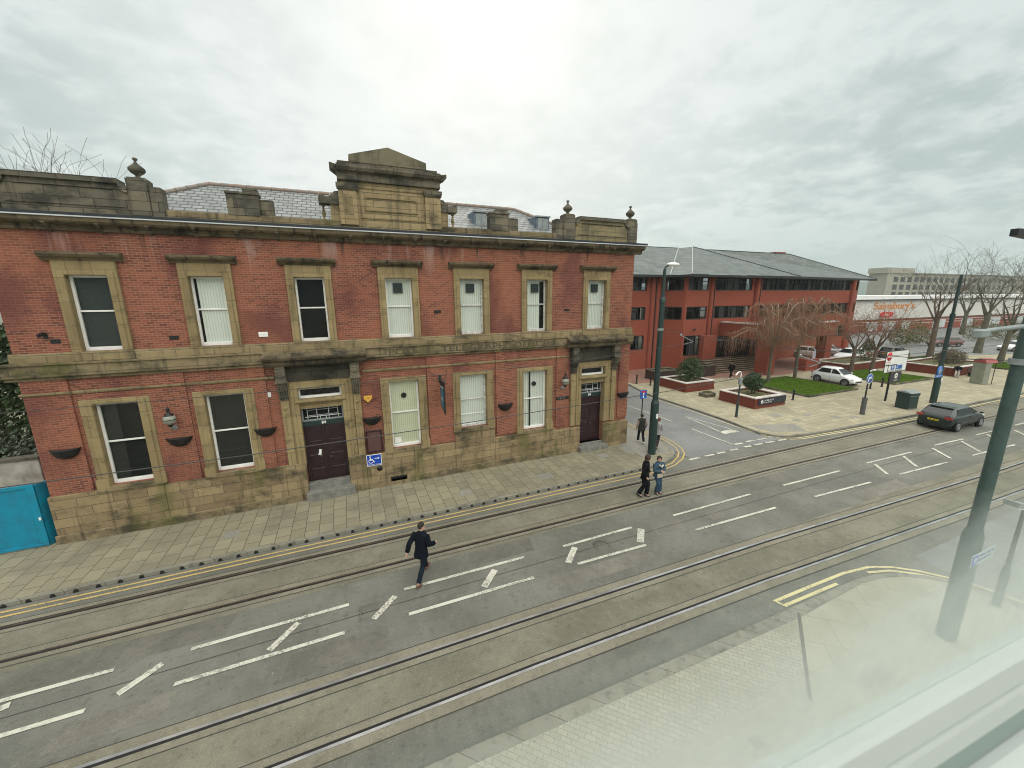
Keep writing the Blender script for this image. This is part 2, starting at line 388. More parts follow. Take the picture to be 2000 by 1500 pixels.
m_setts = paving('small_paving_blocks', 0.21, 0.105, (0.345, 0.33, 0.265), (0.30, 0.29, 0.235), (0.21, 0.2, 0.16), 0.5, 0.006, R(45), (0.20, 0.195, 0.135))
m_bigslab = paving('large_pale_slabs', 1.3, 0.9, (0.36, 0.35, 0.275), (0.32, 0.31, 0.24), (0.19, 0.18, 0.14), 0.3, 0.008, R(40), (0.22, 0.215, 0.15))
m_redpave = paving('red_block_paving', 0.22, 0.11, (0.30, 0.155, 0.115), (0.25, 0.13, 0.10), (0.17, 0.10, 0.08), 0.5, 0.006)
m_kerb = stone('kerb_concrete', (0.25, 0.24, 0.195), (0.21, 0.2, 0.165), (0.09, 0.085, 0.07), 0.4, 0.9, 5)
m_rail = plain('worn_rail_steel', (0.58, 0.58, 0.58), 0.34, 0.45, 1.2, metal=0.8)
m_railbrown = plain('rusty_rail_steel', (0.085, 0.06, 0.042), 0.5, 0.5, 3)
m_groove = plain('rail_groove', (0.012, 0.012, 0.012), 0.8)
m_seam = plain('tar_seam', (0.045, 0.045, 0.04), 0.7)
def paint(name, c, under, wear=0.5):
    t = Mt(name)
    f = ramp(t.nt, noise(t.nt, t.tc, 15, 6, 0.8), 0.56-0.12*wear, 0.60)
    p = ramp(t.nt, noise(t.nt, t.tc, 0.8, 3), 0.36, 0.6)
    t.set(Base_Color=mixc(t.nt, math_n(t.nt, 'MULTIPLY', f, math_n(t.nt, 'MULTIPLY', p, wear*1.6)), c, under), Roughness=0.7); return t.m
m_wmark = paint('white_road_paint', (0.54, 0.53, 0.45), (0.19, 0.18, 0.15), 0.85)
m_ymark = paint('yellow_road_paint', (0.50, 0.36, 0.13), (0.24, 0.20, 0.11), 0.75)
m_ypale = paint('faded_yellow_road_paint', (0.60, 0.52, 0.28), (0.28, 0.26, 0.17), 0.7)
m_grass = leafmat('lawn_grass', (0.095, 0.185, 0.012), (0.15, 0.235, 0.02), (0.065, 0.14, 0.01), 0.9)
m_soil = plain('planting_bed', (0.15, 0.14, 0.06), 0.95, 0.5, 5, (0.06, 0.06, 0.03))
m_ground = plain('distant_ground', (0.20, 0.19, 0.15), 0.95, 0.3, 0.05)

# ---------------------------------------------------------------- ground, roads, pavements
struct('ground', MB().face([(-500, -300, -0.02), (1300, -300, -0.02), (1300, 1200, -0.02), (-500, 1200, -0.02)]), m_ground)
struct('road', MB().face([(-90, -60, 0), (240, -60, 0), (240, 14.3, 0), (-90, 14.3, 0)]), m_road)
m_patch = asphalt('old_patch', (0.108, 0.104, 0.088), (0.15, 0.145, 0.12), 0.8, (0.08, 0.078, 0.065)); m_patch2 = asphalt('pale_patch', (0.135, 0.13, 0.108), (0.19, 0.18, 0.15), 0.8)
pt = MB()
for a in ((-9, -3.5, 10.6, 11.4), (3.0, 5.2, 10.6, 11.35), (14.2, 18.5, 10.5, 11.3), (-2.0, .2, 8.55, 9.3)): pt.face([(a[0], a[2], .003), (a[1], a[2], .003), (a[1]+.15, a[3], .003), (a[0]+.1, a[3], .003)])
struct('road_patch', pt, m_patch)
pt = MB()
for a in ((5.0, 8.6, 8.6, 9.2), (9.6, 10.9, 9.6, 10.1), (-6, -4.2, 8.7, 9.3), (19, 22.5, 8.0, 8.7), (12.2, 12.9, 9.5, 10.0)): pt.face([(a[0], a[2], .0035), (a[1], a[2], .0035), (a[1]+.2, a[3], .0035), (a[0]+.1, a[3], .0035)])
struct('road_patch', pt, m_patch2)
dc = MB().lathe((7.4, 9.9, .0), [(.3, .001), (.3, .005), (0, .006)], 20).box(-.35, .35, 9.75, 10.25, 0, .006).box(20.2, 20.8, 9.3, 9.8, 0, .006).box(-3.6, -3.0, 5.85, 6.25, 0, .006)
struct('road_cover', dc, m_patch)
struct('side_street', MB().face([(16.0, 14.3, 0.0), (23.6, 14.3, 0.0), (24.4, 30, 0), (25.2, 60, 0.0), (16.0, 60, 0.0)]), m_side)
struct('near_side_road', MB().face([(16.3, -40, 0.004), (24.5, -40, 0.004), (24.5, 5.4, 0.004), (16.3, 5.4, 0.004)]), m_side)
tb = MB()
tb.face([(-90, 11.5, .004), (130, 11.1, .004), (130, 13.1, .004), (-90, 13.45, .004)])
tb.face([(-90, 6.55, .004), (10, 6.42, .004), (130, 4.6, .004), (130, 6.9, .004), (10, 8.2, .004), (-90, 8.5, .004)])
struct('tram_track_bed', tb, m_track)
F1 = [(-90, 13.16), (-8.93, 13.15), (5.45, 13.14), (20.23, 13.05), (34.9, 12.95), (130, 12.6)]
F2 = [(-90, 11.82), (-8.2, 11.80), (4.87, 11.75), (18.38, 11.70), (32.67, 11.40), (130, 10.6)]
F3 = [(-90, 8.3), (-5.15, 8.17), (3.33, 8.08), (12.89, 7.88), (26.85, 7.32), (130, 4.7)]
F4 = [(-90, 6.9), (-1.36, 6.75), (3.43, 6.71), (10.93, 6.53), (22.34, 6.06), (26.32, 5.92), (130, 3.2)]
def off(p, d): return [(x, y+d) for x, y in p]
sb = MB()
for P in (F1, F2): sb.strip(off(P, 0.0), 0.46, 0.008)
for P in (F3, F4): sb.strip(P, 0.50, 0.008)
struct('rail_concrete_strip', sb, m_rail_strip)
se = MB()
for P, ds in ((F1, (.24, -.24)), (F2, (.24, -.25)), (F3, (.26, -.26)), (F4, (.26, -.27))):
    for d in ds: se.strip(off(P, d), 0.022, 0.010)
se.strip([(-90, 9.96), (2, 9.95), (20, 9.85), (60, 9.3)], 0.02, 0.006)
struct('road_seam', se, m_seam)
gv = MB(); rb = MB(); rn = MB()
for P in (F1, F2): gv.strip(off(P, -0.05), 0.07, 0.011); rn.strip(off(P, 0.01), 0.055, 0.014)
gv.strip(off(F3, -0.065), 0.06, 0.011); gv.strip(off(F4, 0.06), 0.06, 0.011)
for P in (F3, F4): rb.strip(P, 0.062, 0.014)
gv.strip(off(F1, 0.06), 0.03, 0.011)
struct('rail_groove', gv, m_groove); struct('tram_rail', rb, m_rail); struct('rusty_tram_rail', rn, m_railbrown)
# white lining
wm = MB()
for a, b, w in [((-12.5, 10.47), (-5.59, 10.45), .11), ((-9.4, 9.55), (-7.2, 10.27), .17), ((-12, 9.5), (-5.67, 9.48), .11), ((-5.22, 9.66), (-4.62, 10.2), .17), ((-4.14, 10.42), (-.58, 10.44), .11), ((-4.18, 9.46), (-.7, 9.47), .11), ((-2.39, 9.62), (-1.81, 10.29), .17), ((.01, 9.63), (.63, 10.26), .17), ((.91, 10.43), (4.71, 10.38), .11), ((.89, 9.43), (4.59, 9.39), .11), ((3.08, 9.6), (3.63, 10.18), .2), ((6.17, 10.37), (9.04, 10.36), .11), ((6.14, 9.4), (8.8, 9.32), .11), ((5.88, 9.56), (6.51, 10.17), .2), ((8.72, 9.51), (9.3, 10.15), .24), ((11.04, 10.37), (15.3, 10.36), .1), ((11.05, 9.31), (15.22, 9.2), .1), ((17.39, 10.33), (21.34, 10.24), .1), ((17.54, 9.14), (21.25, 8.97), .1), ((23.58, 10.24), (27.43, 10.13), .1), ((23.46, 8.9), (27.34, 8.7), .1), ((23.81, 10.03), (22.95, 9.12), .14), ((26.37, 10.01), (25.29, 9.04), .14), ((29.86, 10.15), (32.7, 9.99), .1), ((29.18, 9.97), (28.17, 8.88), .14), ((32.11, 9.88), (30.81, 8.71), .14), ((29.69, 8.62), (34, 8.4), .1), ((34.32, 10.01), (38.05, 9.9), .1), ((35.08, 9.83), (34.2, 9.1), .14), ((37.65, 9.47), (36.5, 8.5), .14), ((35.6, 8.34), (40, 8.1), .1), ((39.09, 9.89), (43, 9.75), .1), ((41, 9.6), (39.8, 8.4), .14), ((44, 9.7), (48, 9.5), .1), ((41.5, 8.0), (46, 7.8), .1), ((50, 9.4), (56, 9.1), .1), ((49, 7.7), (55, 7.4), .1),
                ((15.82, 14.13), (16.54, 14.13), .13), ((16.93, 14.15), (17.57, 14.13), .13), ((17.82, 14.16), (18.42, 14.14), .13), ((18.82, 14.18), (19.42, 14.17), .13), ((20.0, 14.22), (20.5, 14.18), .16), ((20.79, 14.22), (21.41, 14.16), .16), ((21.7, 14.2), (22.34, 14.12), .16), ((22.67, 14.15), (23.31, 14.09), .16), ((19.74, 14.71), (20.43, 14.69), .16), ((20.84, 14.75), (21.48, 14.71), .16), ((21.71, 14.73), (22.43, 14.66), .16), ((22.72, 14.72), (23.26, 14.68), .16),
                ((19.79, 17.72), (19.75, 14.63), .11), ((19.71, 23.65), (19.81, 19.39), .1), ((19.65, 30), (19.7, 26), .1), ((21.45, 19.83), (20.95, 16.5), .1), ((21.55, 19.8), (22.0, 16.5), .1)]:
    wm.strip([a, b], w, 0.016)
wm.strip([(20.84, 16.42), (22.06, 16.36)], 0.5, 0.016)
struct('road_markings_white', wm, m_wmark)
ym = MB()
YI = [(-30, 13.89), (-3.37, 13.89), (5.78, 13.91), (12.36, 13.94), (13.82, 13.97), (14.7, 14.17), (15.57, 14.66), (16.07, 15.1), (16.46, 15.71), (16.72, 16.58), (16.76, 17.05), (16.62, 18.15), (16.68, 20.19), (16.7, 30)]
YO = [(-30, 13.67), (-3.33, 13.66), (5.66, 13.65), (12.14, 13.67), (13.65, 13.71), (14.66, 13.93), (15.6, 14.37), (16.24, 14.87), (16.68, 15.52), (17.0, 16.5), (17.03, 17.2), (16.86, 18.38), (16.89, 20.42), (16.92, 30)]
ym.strip(YI, 0.075, 0.012); ym.strip(YO, 0.075, 0.012)
struct('road_markings_yellow', ym, m_ymark)
yp = MB()
yp.strip([(23.05, 26), (22.97, 20.3), (22.76, 16.4), (22.81, 14.9), (23.3, 14.3), (24.3, 13.95), (29.08, 13.62), (35.39, 13.3), (48.23, 13.05), (90, 12.7)], 0.08, 0.012)
yp.strip([(23.5, 14.0), (24.3, 13.75), (29.08, 13.42), (35.39, 13.1), (48.23, 12.85), (90, 12.5)], 0.08, 0.012)
yp.strip([(10.31, 5.89), (11.76, 5.87), (13.32, 5.83), (14.37, 5.69), (15, 5.42), (15.53, 4.99), (15.99, 4.44), (16.2, 4.08), (16.43, 3.46), (16.6, 2.6), (16.7, -8)], 0.09, 0.012)
yp.strip([(10.4, 5.68), (12.65, 5.63)], 0.09, 0.012); yp.strip([(10.3, 5.93), (10.42, 5.62)], 0.06, 0.0125)
yp.strip([(14.03, 5.56), (14.76, 5.34), (15.35, 4.92), (15.84, 4.35), (16.1, 3.6), (16.3, 2.6), (16.42, -8)], 0.09, 0.012)
struct('road_markings_pale_yellow', yp, m_ypale)
# pavement beside the post office, with its kerb
KE = [(-60, 14.10), (5.86, 14.12), (12.44, 14.10), (13.95, 14.12), (15.05, 14.52), (15.69, 15.0), (16.16, 16.0), (16.41, 16.69), (16.3, 17.9), (16.3, 19.7), (16.3, 60)]
def inset(p, d):
    o = []
    for i, a in enumerate(p):
        t = Vector((p[min(i+1, len(p)-1)][0]-p[max(i-1, 0)][0], p[min(i+1, len(p)-1)][1]-p[max(i-1, 0)][1])).normalized()
        o.append((a[0]-t.y*d, a[1]+t.x*d))
    return o
KI = inset(KE, 0.15)
struct('pavement', MB().slab(KI + [(-60, 60)], -0.01, 0.12), m_slab)
def kerb(name, outer, inner, z, m):
    b = MB()
    for i in range(len(outer)-1):
        a, c, d, e = outer[i], outer[i+1], inner[i+1], inner[i]
        b.face([(a[0], a[1], z), (c[0], c[1], z), (d[0], d[1], z), (e[0], e[1], z)])
        b.face([(a[0], a[1], -0.01), (c[0], c[1], -0.01), (c[0], c[1], z), (a[0], a[1], z)])
    return struct(name, b, m)
kb = kerb('kerb', KE, KI, 0.124, m_kerb)
dh = MB()
for i in range(52):
    x = -9.9+i*0.5
    if x < 13.4: dh.extr([(x+0.06*math.cos(a), 14.092, 0.012+0.1*math.sin(a)) for a in [math.pi*k/7 for k in range(8)]], (0, 0.03, 0))
dh.build('drain_slot', m_groove, kb)
struct('footway_patch', MB().slab([(14.6, 15.4), (15.3, 15.0), (15.75, 15.6), (16.1, 16.5), (16.1, 19.5), (14.9, 19.5), (13.2, 16.0)], 0.1, 0.124), m_sidepatch)
mc = MB()
for x, y, w, h in ((7.6, 14.9, .75, .6), (11.6, 15.9, .6, .5), (13.7, 15.2, .6, .55), (3.9, 14.9, .5, .5), (-4.6, 15.3, .45, .45)): mc.box(x, x+w, y, y+h, 0.1, 0.126)
struct('pavement_cover', mc, m_sidepatch)
# square on the far side of the side street
KP = [(25.6, 60), (24.4, 29.46), (23.33, 25.73), (23.27, 20.59), (23.1, 17.9), (22.85, 16.44), (22.75, 15.35), (23.1, 14.6), (23.8, 14.15), (26.84, 13.85), (36.09, 13.52), (49.26, 13.22), (120, 12.7), (240, 12.5)]
KPI = inset(KP, 0.15)
struct('square_paving', MB().slab(KPI + [(240, 60)], -0.01, 0.11), m_plaza)
kerb('square_kerb', KP, KPI, 0.114, m_kerb)
struct('square_patch', MB().slab([(23.3, 16.6), (23.6, 15.1), (25.6, 14.3), (26.4, 15.6)], 0.08, 0.116), m_sidepatch)
struct('red_paving', MB().slab([(24.9, 29.6), (33, 28.6), (41.5, 26.6), (52, 27.2), (72, 25.5), (76, 36), (40, 37), (25.5, 40)], 0.08, 0.1145), m_redpave)
struct('approach_road', MB().slab([(72.5, 60), (70, 27.5), (92, 21), (240, 18), (240, 60)], 0.08, 0.118), m_side)
mc = MB()
for x, y, w, h in ((26.6, 17.0, .9, .5), (28.9, 16.3, .6, .4), (30.2, 15.2, .5, .4), (31.2, 14.7, .7, .35), (27.1, 15.8, .5, .4)): mc.box(x, x+w, y, y+h, 0.1, 0.117)
struct('square_cover', mc, m_sidepatch)
# near pavement under the viewer
KN = [(-60, 5.72), (1.28, 5.64), (9.5, 5.5), (13.2, 5.46), (14.0, 5.36), (14.7, 5.15), (15.3, 4.75), (15.75, 4.25), (16.0, 3.5), (16.15, 2.6), (16.3, -8), (16.3, -40)]
KNI = [(x, y-0.29) for x, y in KN[:3]] + [(10.35, 5.2), (13.15, 5.3), (13.95, 5.2), (14.6, 5.0), (15.18, 4.64), (15.6, 4.18), (15.85, 3.45), (16.0, 2.6), (16.15, -8), (16.15, -40)]
KN.insert(3, (10.3, 5.5)); 
struct('near_pavement', MB().slab((KNI + [(-60, -40)])[::-1], -0.01, 0.1), m_setts)
kerb('near_kerb', KN, KNI, 0.104, m_kerb)
struct('near_slab_paving', MB().slab([(10.3, 5.19), (8.2, 3.7), (5.6, 2.0), (3.2, 0.8), (3.2, -8), (16.1, -8), (15.98, 2.6), (15.83, 3.45), (15.58, 4.18), (15.16, 4.62), (14.6, 4.98), (13.95, 5.18), (13.15, 5.28)], 0.08, 0.104), m_bigslab)
struct('drain_channel', MB().strip([(10.36, 5.3), (8.2, 3.72)], 0.07, 0.109), plain('channel_grey', (0.10, 0.098, 0.08), .8))
nc = MB().box(9.5, 10.45, 3.26, 3.62, 0.09, 0.108).box(6.3, 6.55, 3.5, 3.7, 0.09, 0.106)
struct('near_cover', nc, m_sidepatch)
struct('hills', MB().slab([(560, 420), (700, 330), (1000, 330), (1290, 420), (1290, 1190), (500, 1190)], -5, 26), plain('hazy_hill', (0.30, 0.36, 0.34), 1.0))

# ---------------------------------------------------------------- post office
D = 17.35
po = thing('post_office', 'Victorian red brick and sandstone post office with a carved parapet, facing the tram tracks', 'building', (2.3, D, 0.12))
XL, XR = -9.65, 14.2
UP = [(-7.97, -6.91), (-4.83, -3.79), (-1.62, -0.555), (1.65, 2.755), (4.77, 5.9), (8.0, 9.1), (11.36, 12.485)]   # upper sashes
LO = [(-8.06, -6.83, 1.93, 4.9), (-4.98, -3.72, 1.85, 4.88), (1.49, 2.78, 1.77, 4.82), (4.61, 5.94, 2.28, 4.82), (7.8, 9.13, 1.73, 4.76)]
UZ0, UZ1 = 6.66, 9.1
def wall_holes(b, u0, u1, z0, z1, holes, P, depth):
    """wall face over (u, z) with openings; P(u, d, z) maps along, inwards, up"""
    us = sorted({u0, u1, *[h[0] for h in holes], *[h[1] for h in holes]}); zs = sorted({z0, z1, *[h[2] for h in holes], *[h[3] for h in holes]})
    for i in range(len(us)-1):
        for j in range(len(zs)-1):
            cu, cz = (us[i]+us[i+1])/2, (zs[j]+zs[j+1])/2
            if any(h[0] < cu < h[1] and h[2] < cz < h[3] for h in holes): continue
            b.face([P(us[i], 0, zs[j]), P(us[i+1], 0, zs[j]), P(us[i+1], 0, zs[j+1]), P(us[i], 0, zs[j+1])])
    for a, c, e, f in holes:
        for q in ([(a, e), (c, e)], [(c, e), (c, f)], [(c, f), (a, f)], [(a, f), (a, e)]):
            (p0, q0), (p1, q1) = q
            b.face([P(p0, 0, q0), P(p0, depth, q0), P(p1, depth, q1), P(p1, 0, q1)])
    return b
Pw = lambda u, d, z: (u, D+d, z)
DOORS = [(-1.97, -0.35, 0.72, 4.95), (11.12, 12.62, 0.5, 4.85)]
holes = [(a, b, UZ0, UZ1) for a, b in UP] + [(a, b, c, d) for a, b, c, d in LO] + DOORS
wb = wall_holes(MB(), XL, XR, 0.0, 10.5, holes, Pw, 0.3)
wb.face([(XL, D, 0), (XL, D, 10.5), (XL, 30, 10.5), (XL, 30, 0)]); wb.face([(XR, D, 0), (XR, 30, 0), (XR, 30, 10.5), (XR, D, 10.5)]); wb.face([(XL, 30, 0), (XL, 30, 10.5), (XR, 30, 10.5), (XR, 30, 0)])
wb.build('wall', m_brick, po)
MB().box(XL+.02, XR-.02, D+0.5, D+0.6, 0.2, 10.4).box(XL+.02, XR-.02, D+.3, D+.5, 5.7, 5.8).build('interior', m_room, po)
# lower brick pilasters
for a, b in [(XL, -8.53), (-6.6, -5.46), (-3.55, -2.98), (3.16, 4.33), (6.4, 7.5), (9.66, 10.36), (13.55, XR)]:
    MB().box(a, b, D-0.07, D+0.01, 1.7, 5.86).build('pilaster', m_brick, po)
# plinth, moved round the doorways
for a, b, top in [(XL-.06, -6.6, 1.84), (-6.6, -2.72, 1.72), (-2.72, -1.97, 1.72), (-0.36, 0.34, 1.74), (0.34, 4.3, 1.66), (4.3, 6.28, 2.16), (6.28, 9.6, 1.6), (9.6, 11.12, 1.5), (12.62, 14.26, 1.5)]:
    bevel(MB().box(a+.002, b-.002, D-0.15, D+0.02, -0.02, top).build('plinth', m_plinth, po), 0.02)
for a, b in ((XL-.1, -2.2), (0.0, 10.6)): bevel(MB().box(a, b, D-0.2, D-0.15, -.02, 0.44).build('plinth_foot', m_sill, po), 0.02)
# sill course, lettered band, thin string
o = MB().prof_x([(D+.02, 6.36), (D-.13, 6.36), (D-.13, 6.56), (D-.10, 6.66), (D+.02, 6.66)], XL-.05, XR+.04).build('sill_course', m_stone, po)
o = MB().prof_x([(D+.02, 5.8), (D-.12, 5.8), (D-.12, 5.86), (D-.2, 5.92), (D-.2, 6.28), (D-.26, 6.30), (D-.26, 6.357), (D+.02, 6.357)], XL-.28, XR+.1).build('lettered_band', m_sill, po)
for wd, xa, xb in (('POST', 1.6, 2.78), ('&', 3.12, 3.4), ('TELEGRAPH', 3.82, 6.9), ('OFFICE', 7.25, 9.08)): text_obj(wd, 'lettering', m_carve, o, ((xa+xb)/2, D-0.205, 6.08), 0.36, width=xb-xa, bold=0.004, depth=0.003)
for a, b, d in [(XL-.06, -8.5, .13), (-8.5, -6.62, .06), (-6.62, -5.44, .13), (-5.44, -3.57, .06), (-3.57, -2.66, .13), (0.5, 1.0, .06), (1.0, 3.14, .06), (3.14, 4.35, .13), (4.35, 6.38, .06), (6.38, 7.52, .13), (7.52, 9.64, .06), (9.64, 10.4, .13)]:
    MB().prof_x([(D+.01, 5.28), (D-d*.6, 5.28), (D-d, 5.33), (D-d, 5.38), (D+.01, 5.4)], a+.001, b-.001).build('string_moulding', m_stone, po)
# cornice, brackets, gutter
cp = [(D+.03, 10.40), (D-.10, 10.41), (D-.14, 10.47), (D-.15, 10.56), (D-.34, 10.60), (D-.40, 10.66), (D-.42, 10.78), (D+.03, 10.86)]
o = MB().prof_x(cp, XL-.35, XR+.36).build('cornice', m_corn, po)
for i in range(20):
    x = -9.3+1.22*i
    MB().extr([(x, D-.02, 10.36), (x, D-.15, 10.44), (x, D-.37, 10.59), (x, D-.37, 10.64), (x, D-.02, 10.64)], (.09, 0, 0)).build('bracket', m_grime, o)
MB().prof_x([(D-.43, 10.775), (D-.46, 10.78), (D-.46, 10.815), (D-.43, 10.815)], XL-.36, XR+.4).build('gutter_glint_strip', plain('gutter_glint', (0.68, 0.72, 0.75), 0.4, 0.3, 1.2), po)  # bright reflection along the gutter's lower lip, painted as a pale strip
MB().prof_x([(D-.425, 10.82), (D-.47, 10.82), (D-.47, 10.90), (D-.30, 10.91), (D-.30, 10.87)], XL-.38, XR+.42).build('gutter', plain('gutter_black', (0.02, 0.024, 0.03), 0.4), po)
# parapet
PY = D-0.1
def pbox(nm, x0, x1, z0, z1, m=m_grime, y0=PY, y1=PY+.45, bv=.015):
    return bevel(MB().box(x0, x1, y0, y1, z0, z1).build(nm, m, po), bv)
pbox('low_parapet', -5.1, 9.5, 10.86, 11.19, m_sill, PY+.02, PY+.35)
pbox('parapet_kerb', XL-.3, XR+.02, 10.84, 10.96, m_grime, PY-.04, PY+.5)
def curved_panel(nm, x0, x1, m):
    zt, zs, c = 11.87, 11.62, 0.36
    pts = [(x0, PY, 10.95), (x1, PY, 10.95), (x1, PY, zs)]
    for k in range(7): a = math.pi/2*k/6; pts.append((x1-.02-c*math.sin(a)*.55, PY, zs+(zt-zs)*(1-math.cos(a))))
    for k in range(7): a = math.pi/2*(1-k/6); pts.append((x0+.02+c*math.sin(a)*.55, PY, zs+(zt-zs)*(1-math.cos(a))))
    pts.append((x0, PY, zs))
    p = MB().extr(pts, (0, .4, 0)).build(nm, m, po)
    cp = MB()
    top = [(x1+.02, zs)] + [(x1-c*math.sin(math.pi/2*k/6)*.55, zs+(zt-zs)*(1-math.cos(math.pi/2*k/6))) for k in range(7)]
    top += [(x0+c*math.sin(math.pi/2*(1-k/6))*.55, zs+(zt-zs)*(1-math.cos(math.pi/2*(1-k/6)))) for k in range(7)] + [(x0-.02, zs)]
    for i in range(len(top)-1):
        (xa, za), (xb, zb) = top[i], top[i+1]
        cp.extr([(xa, PY-.09, za), (xb, PY-.09, zb), (xb, PY-.09, zb+.15), (xa, PY-.09, za+.15)], (0, .6, 0))
    cp.build('coping', m_grime, p)
    rp = MB()   # raised panel moulding
    for z0 in (11.02,):
        rp.prof_x([(PY-.03, z0+.16), (PY-.03, z0+.19), (PY+.02, z0+.19), (PY+.02, z0+.16)], x0+.1, x1-.1)
    rp.prof_x([(PY-.035, 11.70), (PY-.035, 11.735), (PY+.02, 11.735), (PY+.02, 11.70)], x0+.35, x1-.35)
    rp.build('panel_moulding', m_grime, p)
    return p
curved_panel('parapet_panel', -8.95, -5.98, m_grime)
curved_panel('parapet_panel', 10.55, 13.6, stone('tawny_parapet_stone', (0.30, 0.245, 0.13), (0.22, 0.185, 0.11), (0.075, 0.075, 0.055), 0.55, 0.8, 0.3))
def urn(x, zb, h):
    k = h/0.62
    MB().box(x-.27, x+.27, PY-.03, PY+.47, zb-.22, zb-.04).box(x-.23, x+.23, PY, PY+.44, zb-.04, zb).build('urn_block', m_grime, po)
    MB().lathe((x, PY+.22, zb), [(0.13, 0), (0.13, .03*k), (.06, .06*k), (.07, .10*k), (.17, .17*k), (.225, .25*k), (.215, .31*k), (.14, .38*k), (.07, .44*k), (.035, .5*k), (.03, .53*k), (.06, .55*k), (.075, .585*k), (.055, .62*k), (.0, .635*k)], 14).build('urn', m_grime, po)
pbox('pedestal', -5.97, -5.45, 10.95, 11.90, m_grime, PY-.05, PY+.5); pbox('pedestal_shoulder', -5.45, -5.12, 10.95, 11.86, m_grime); urn(-5.71, 12.11, 0.62)
pbox('pedestal', -9.6, -8.98, 10.95, 11.9, m_grime, PY-.05, PY+.5)
pbox('pedestal', 9.9, 10.52, 10.95, 11.86, m_grime, PY-.05, PY+.5); pbox('pedestal_shoulder', 9.5, 9.9, 10.95, 11.84, m_grime); urn(10.23, 12.1, 0.62)
pbox('pedestal', 13.6, 14.18, 10.95, 11.9, m_grime, PY-.05, PY+.5); urn(13.88, 12.1, 0.64)
for x0, x1, xt0, xt1, xs1 in ((-3.36, -2.4, -2.86, -2.42, -1.98), (6.25, 7.12, 6.58, 7.08, 7.66)):
    pbox('parapet_pier', x0, x1, 11.15, 11.84, m_grime); pbox('pier_cap', x0-.03, x1+.03, 11.842, 11.93, m_grime, PY-.04, PY+.5); pbox('pier_block', xt0, xt1, 11.932, 12.08, m_grime); pbox('broken_pier_end', x1+.002, xs1, 11.15, 11.76, m_grime, PY+.2, PY+.5)
# central raised gable
gx0, gx1 = 0.26, 4.02
gb = bevel(MB().box(gx0, gx1, PY, PY+.55, 10.9, 12.86).build('gable', m_yellow, po), .01)
for a, b in ((0.22, 0.86), (3.44, 4.07)):
    MB().box(a, b, PY-.09, PY+.01, 11.05, 12.28).build('gable_pilaster', m_yellow, gb)
    MB().box(a+.15, b-.15, PY-.105, PY-.08, 11.25, 12.1).build('pilaster_panel', m_stone, gb)
    MB().box(a-.04, b+.04, PY-.13, PY+.02, 12.285, 12.36).box(a-.06, b+.06, PY-.15, PY+.02, 12.362, 12.50).build('capital', m_grime, gb)
fr = MB()
for x0, x1, z0, z1, d in ((1.0, 3.38, 11.35, 12.38, .035), (1.18, 3.1, 11.63, 12.06, .05)):
    for q in ((x0, x1, z1, z1+.04), (x0, x1, z0-.04, z0), (x0-.04, x0, z0-.04, z1+.04), (x1, x1+.04, z0-.04, z1+.04)): fr.box(q[0], q[1], PY-d, PY+.01, q[2], q[3])
fr.build('gable_panel', m_stone, gb)
MB().prof_x([(PY+.58, 12.60), (PY-.10, 12.60), (PY-.12, 12.66), (PY-.1, 12.70), (PY-.1, 12.84), (PY-.24, 12.93), (PY-.30, 13.02), (PY-.30, 13.12), (PY+.6, 13.14)], gx0-.03, gx1+.05).build('gable_cornice', m_grime, gb)
MB().extr([(gx0-.03, PY-.1, 12.86), (gx0-.26, PY-.28, 12.98), (gx0-.26, PY-.28, 13.12), (gx0-.03, PY-.1, 13.12)], (0, .6, 0)).build('cornice_return', m_grime, gb)
MB().extr([(gx1+.05, PY-.1, 12.86), (gx1+.29, PY-.28, 12.98), (gx1+.29, PY-.28, 13.12), (gx1+.05, PY-.1, 13.12)], (0, .6, 0)).build('cornice_return', m_grime, gb)
MB().box(0.28, 4.0, PY+.02, PY+.55, 13.13, 13.29).build('gable_step', m_grime, gb)
MB().extr([(.7, PY, 13.285), (3.57, PY, 13.285), (3.57, PY, 13.53), (2.12, PY, 13.92), (.7, PY, 13.53)], (0, .55, 0)).build('gable_pediment', stone('pediment_stone', (0.19, 0.17, 0.11), (0.16, 0.145, 0.10), (0.05, 0.05, 0.035), 0.5, 1.3, 3), gb)
for sgn, xi in ((-1, 0.22), (1, 4.07)):
    X = lambda d: xi+sgn*d
    MB().box(min(X(0), X(.32)), max(X(0), X(.32)), PY+.05, PY+.45, 11.0, 11.76).build('scroll_base', m_stone, gb)
    pts = [(X(0), PY-.02, 11.76), (X(.70), PY-.02, 11.76), (X(.72), PY-.02, 11.92), (X(.66), PY-.02, 12.06), (X(.52), PY-.02, 12.02), (X(.38), PY-.02, 11.97), (X(.24), PY-.02, 12.08), (X(.14), PY-.02, 12.2), (X(0), PY-.02, 12.22)]
    MB().extr(pts, (0, .45, 0)).lathe((X(.16), PY-.03, 12.0), [(.12, 0), (.12, .03), (.08, .05), (0, .06)], 12, axis='Y').build('scroll', m_grime, gb)
    bl = MB().lathe((X(.56), PY+.22, 11.18), [(.07, 0), (.07, .05), (.035, .08), (.045, .14), (.075, .24), (.06, .34), (.03, .42), (.035, .48), (.07, .52), (.07, .58)], 10)
    bl.build('baluster', m_stone, gb)
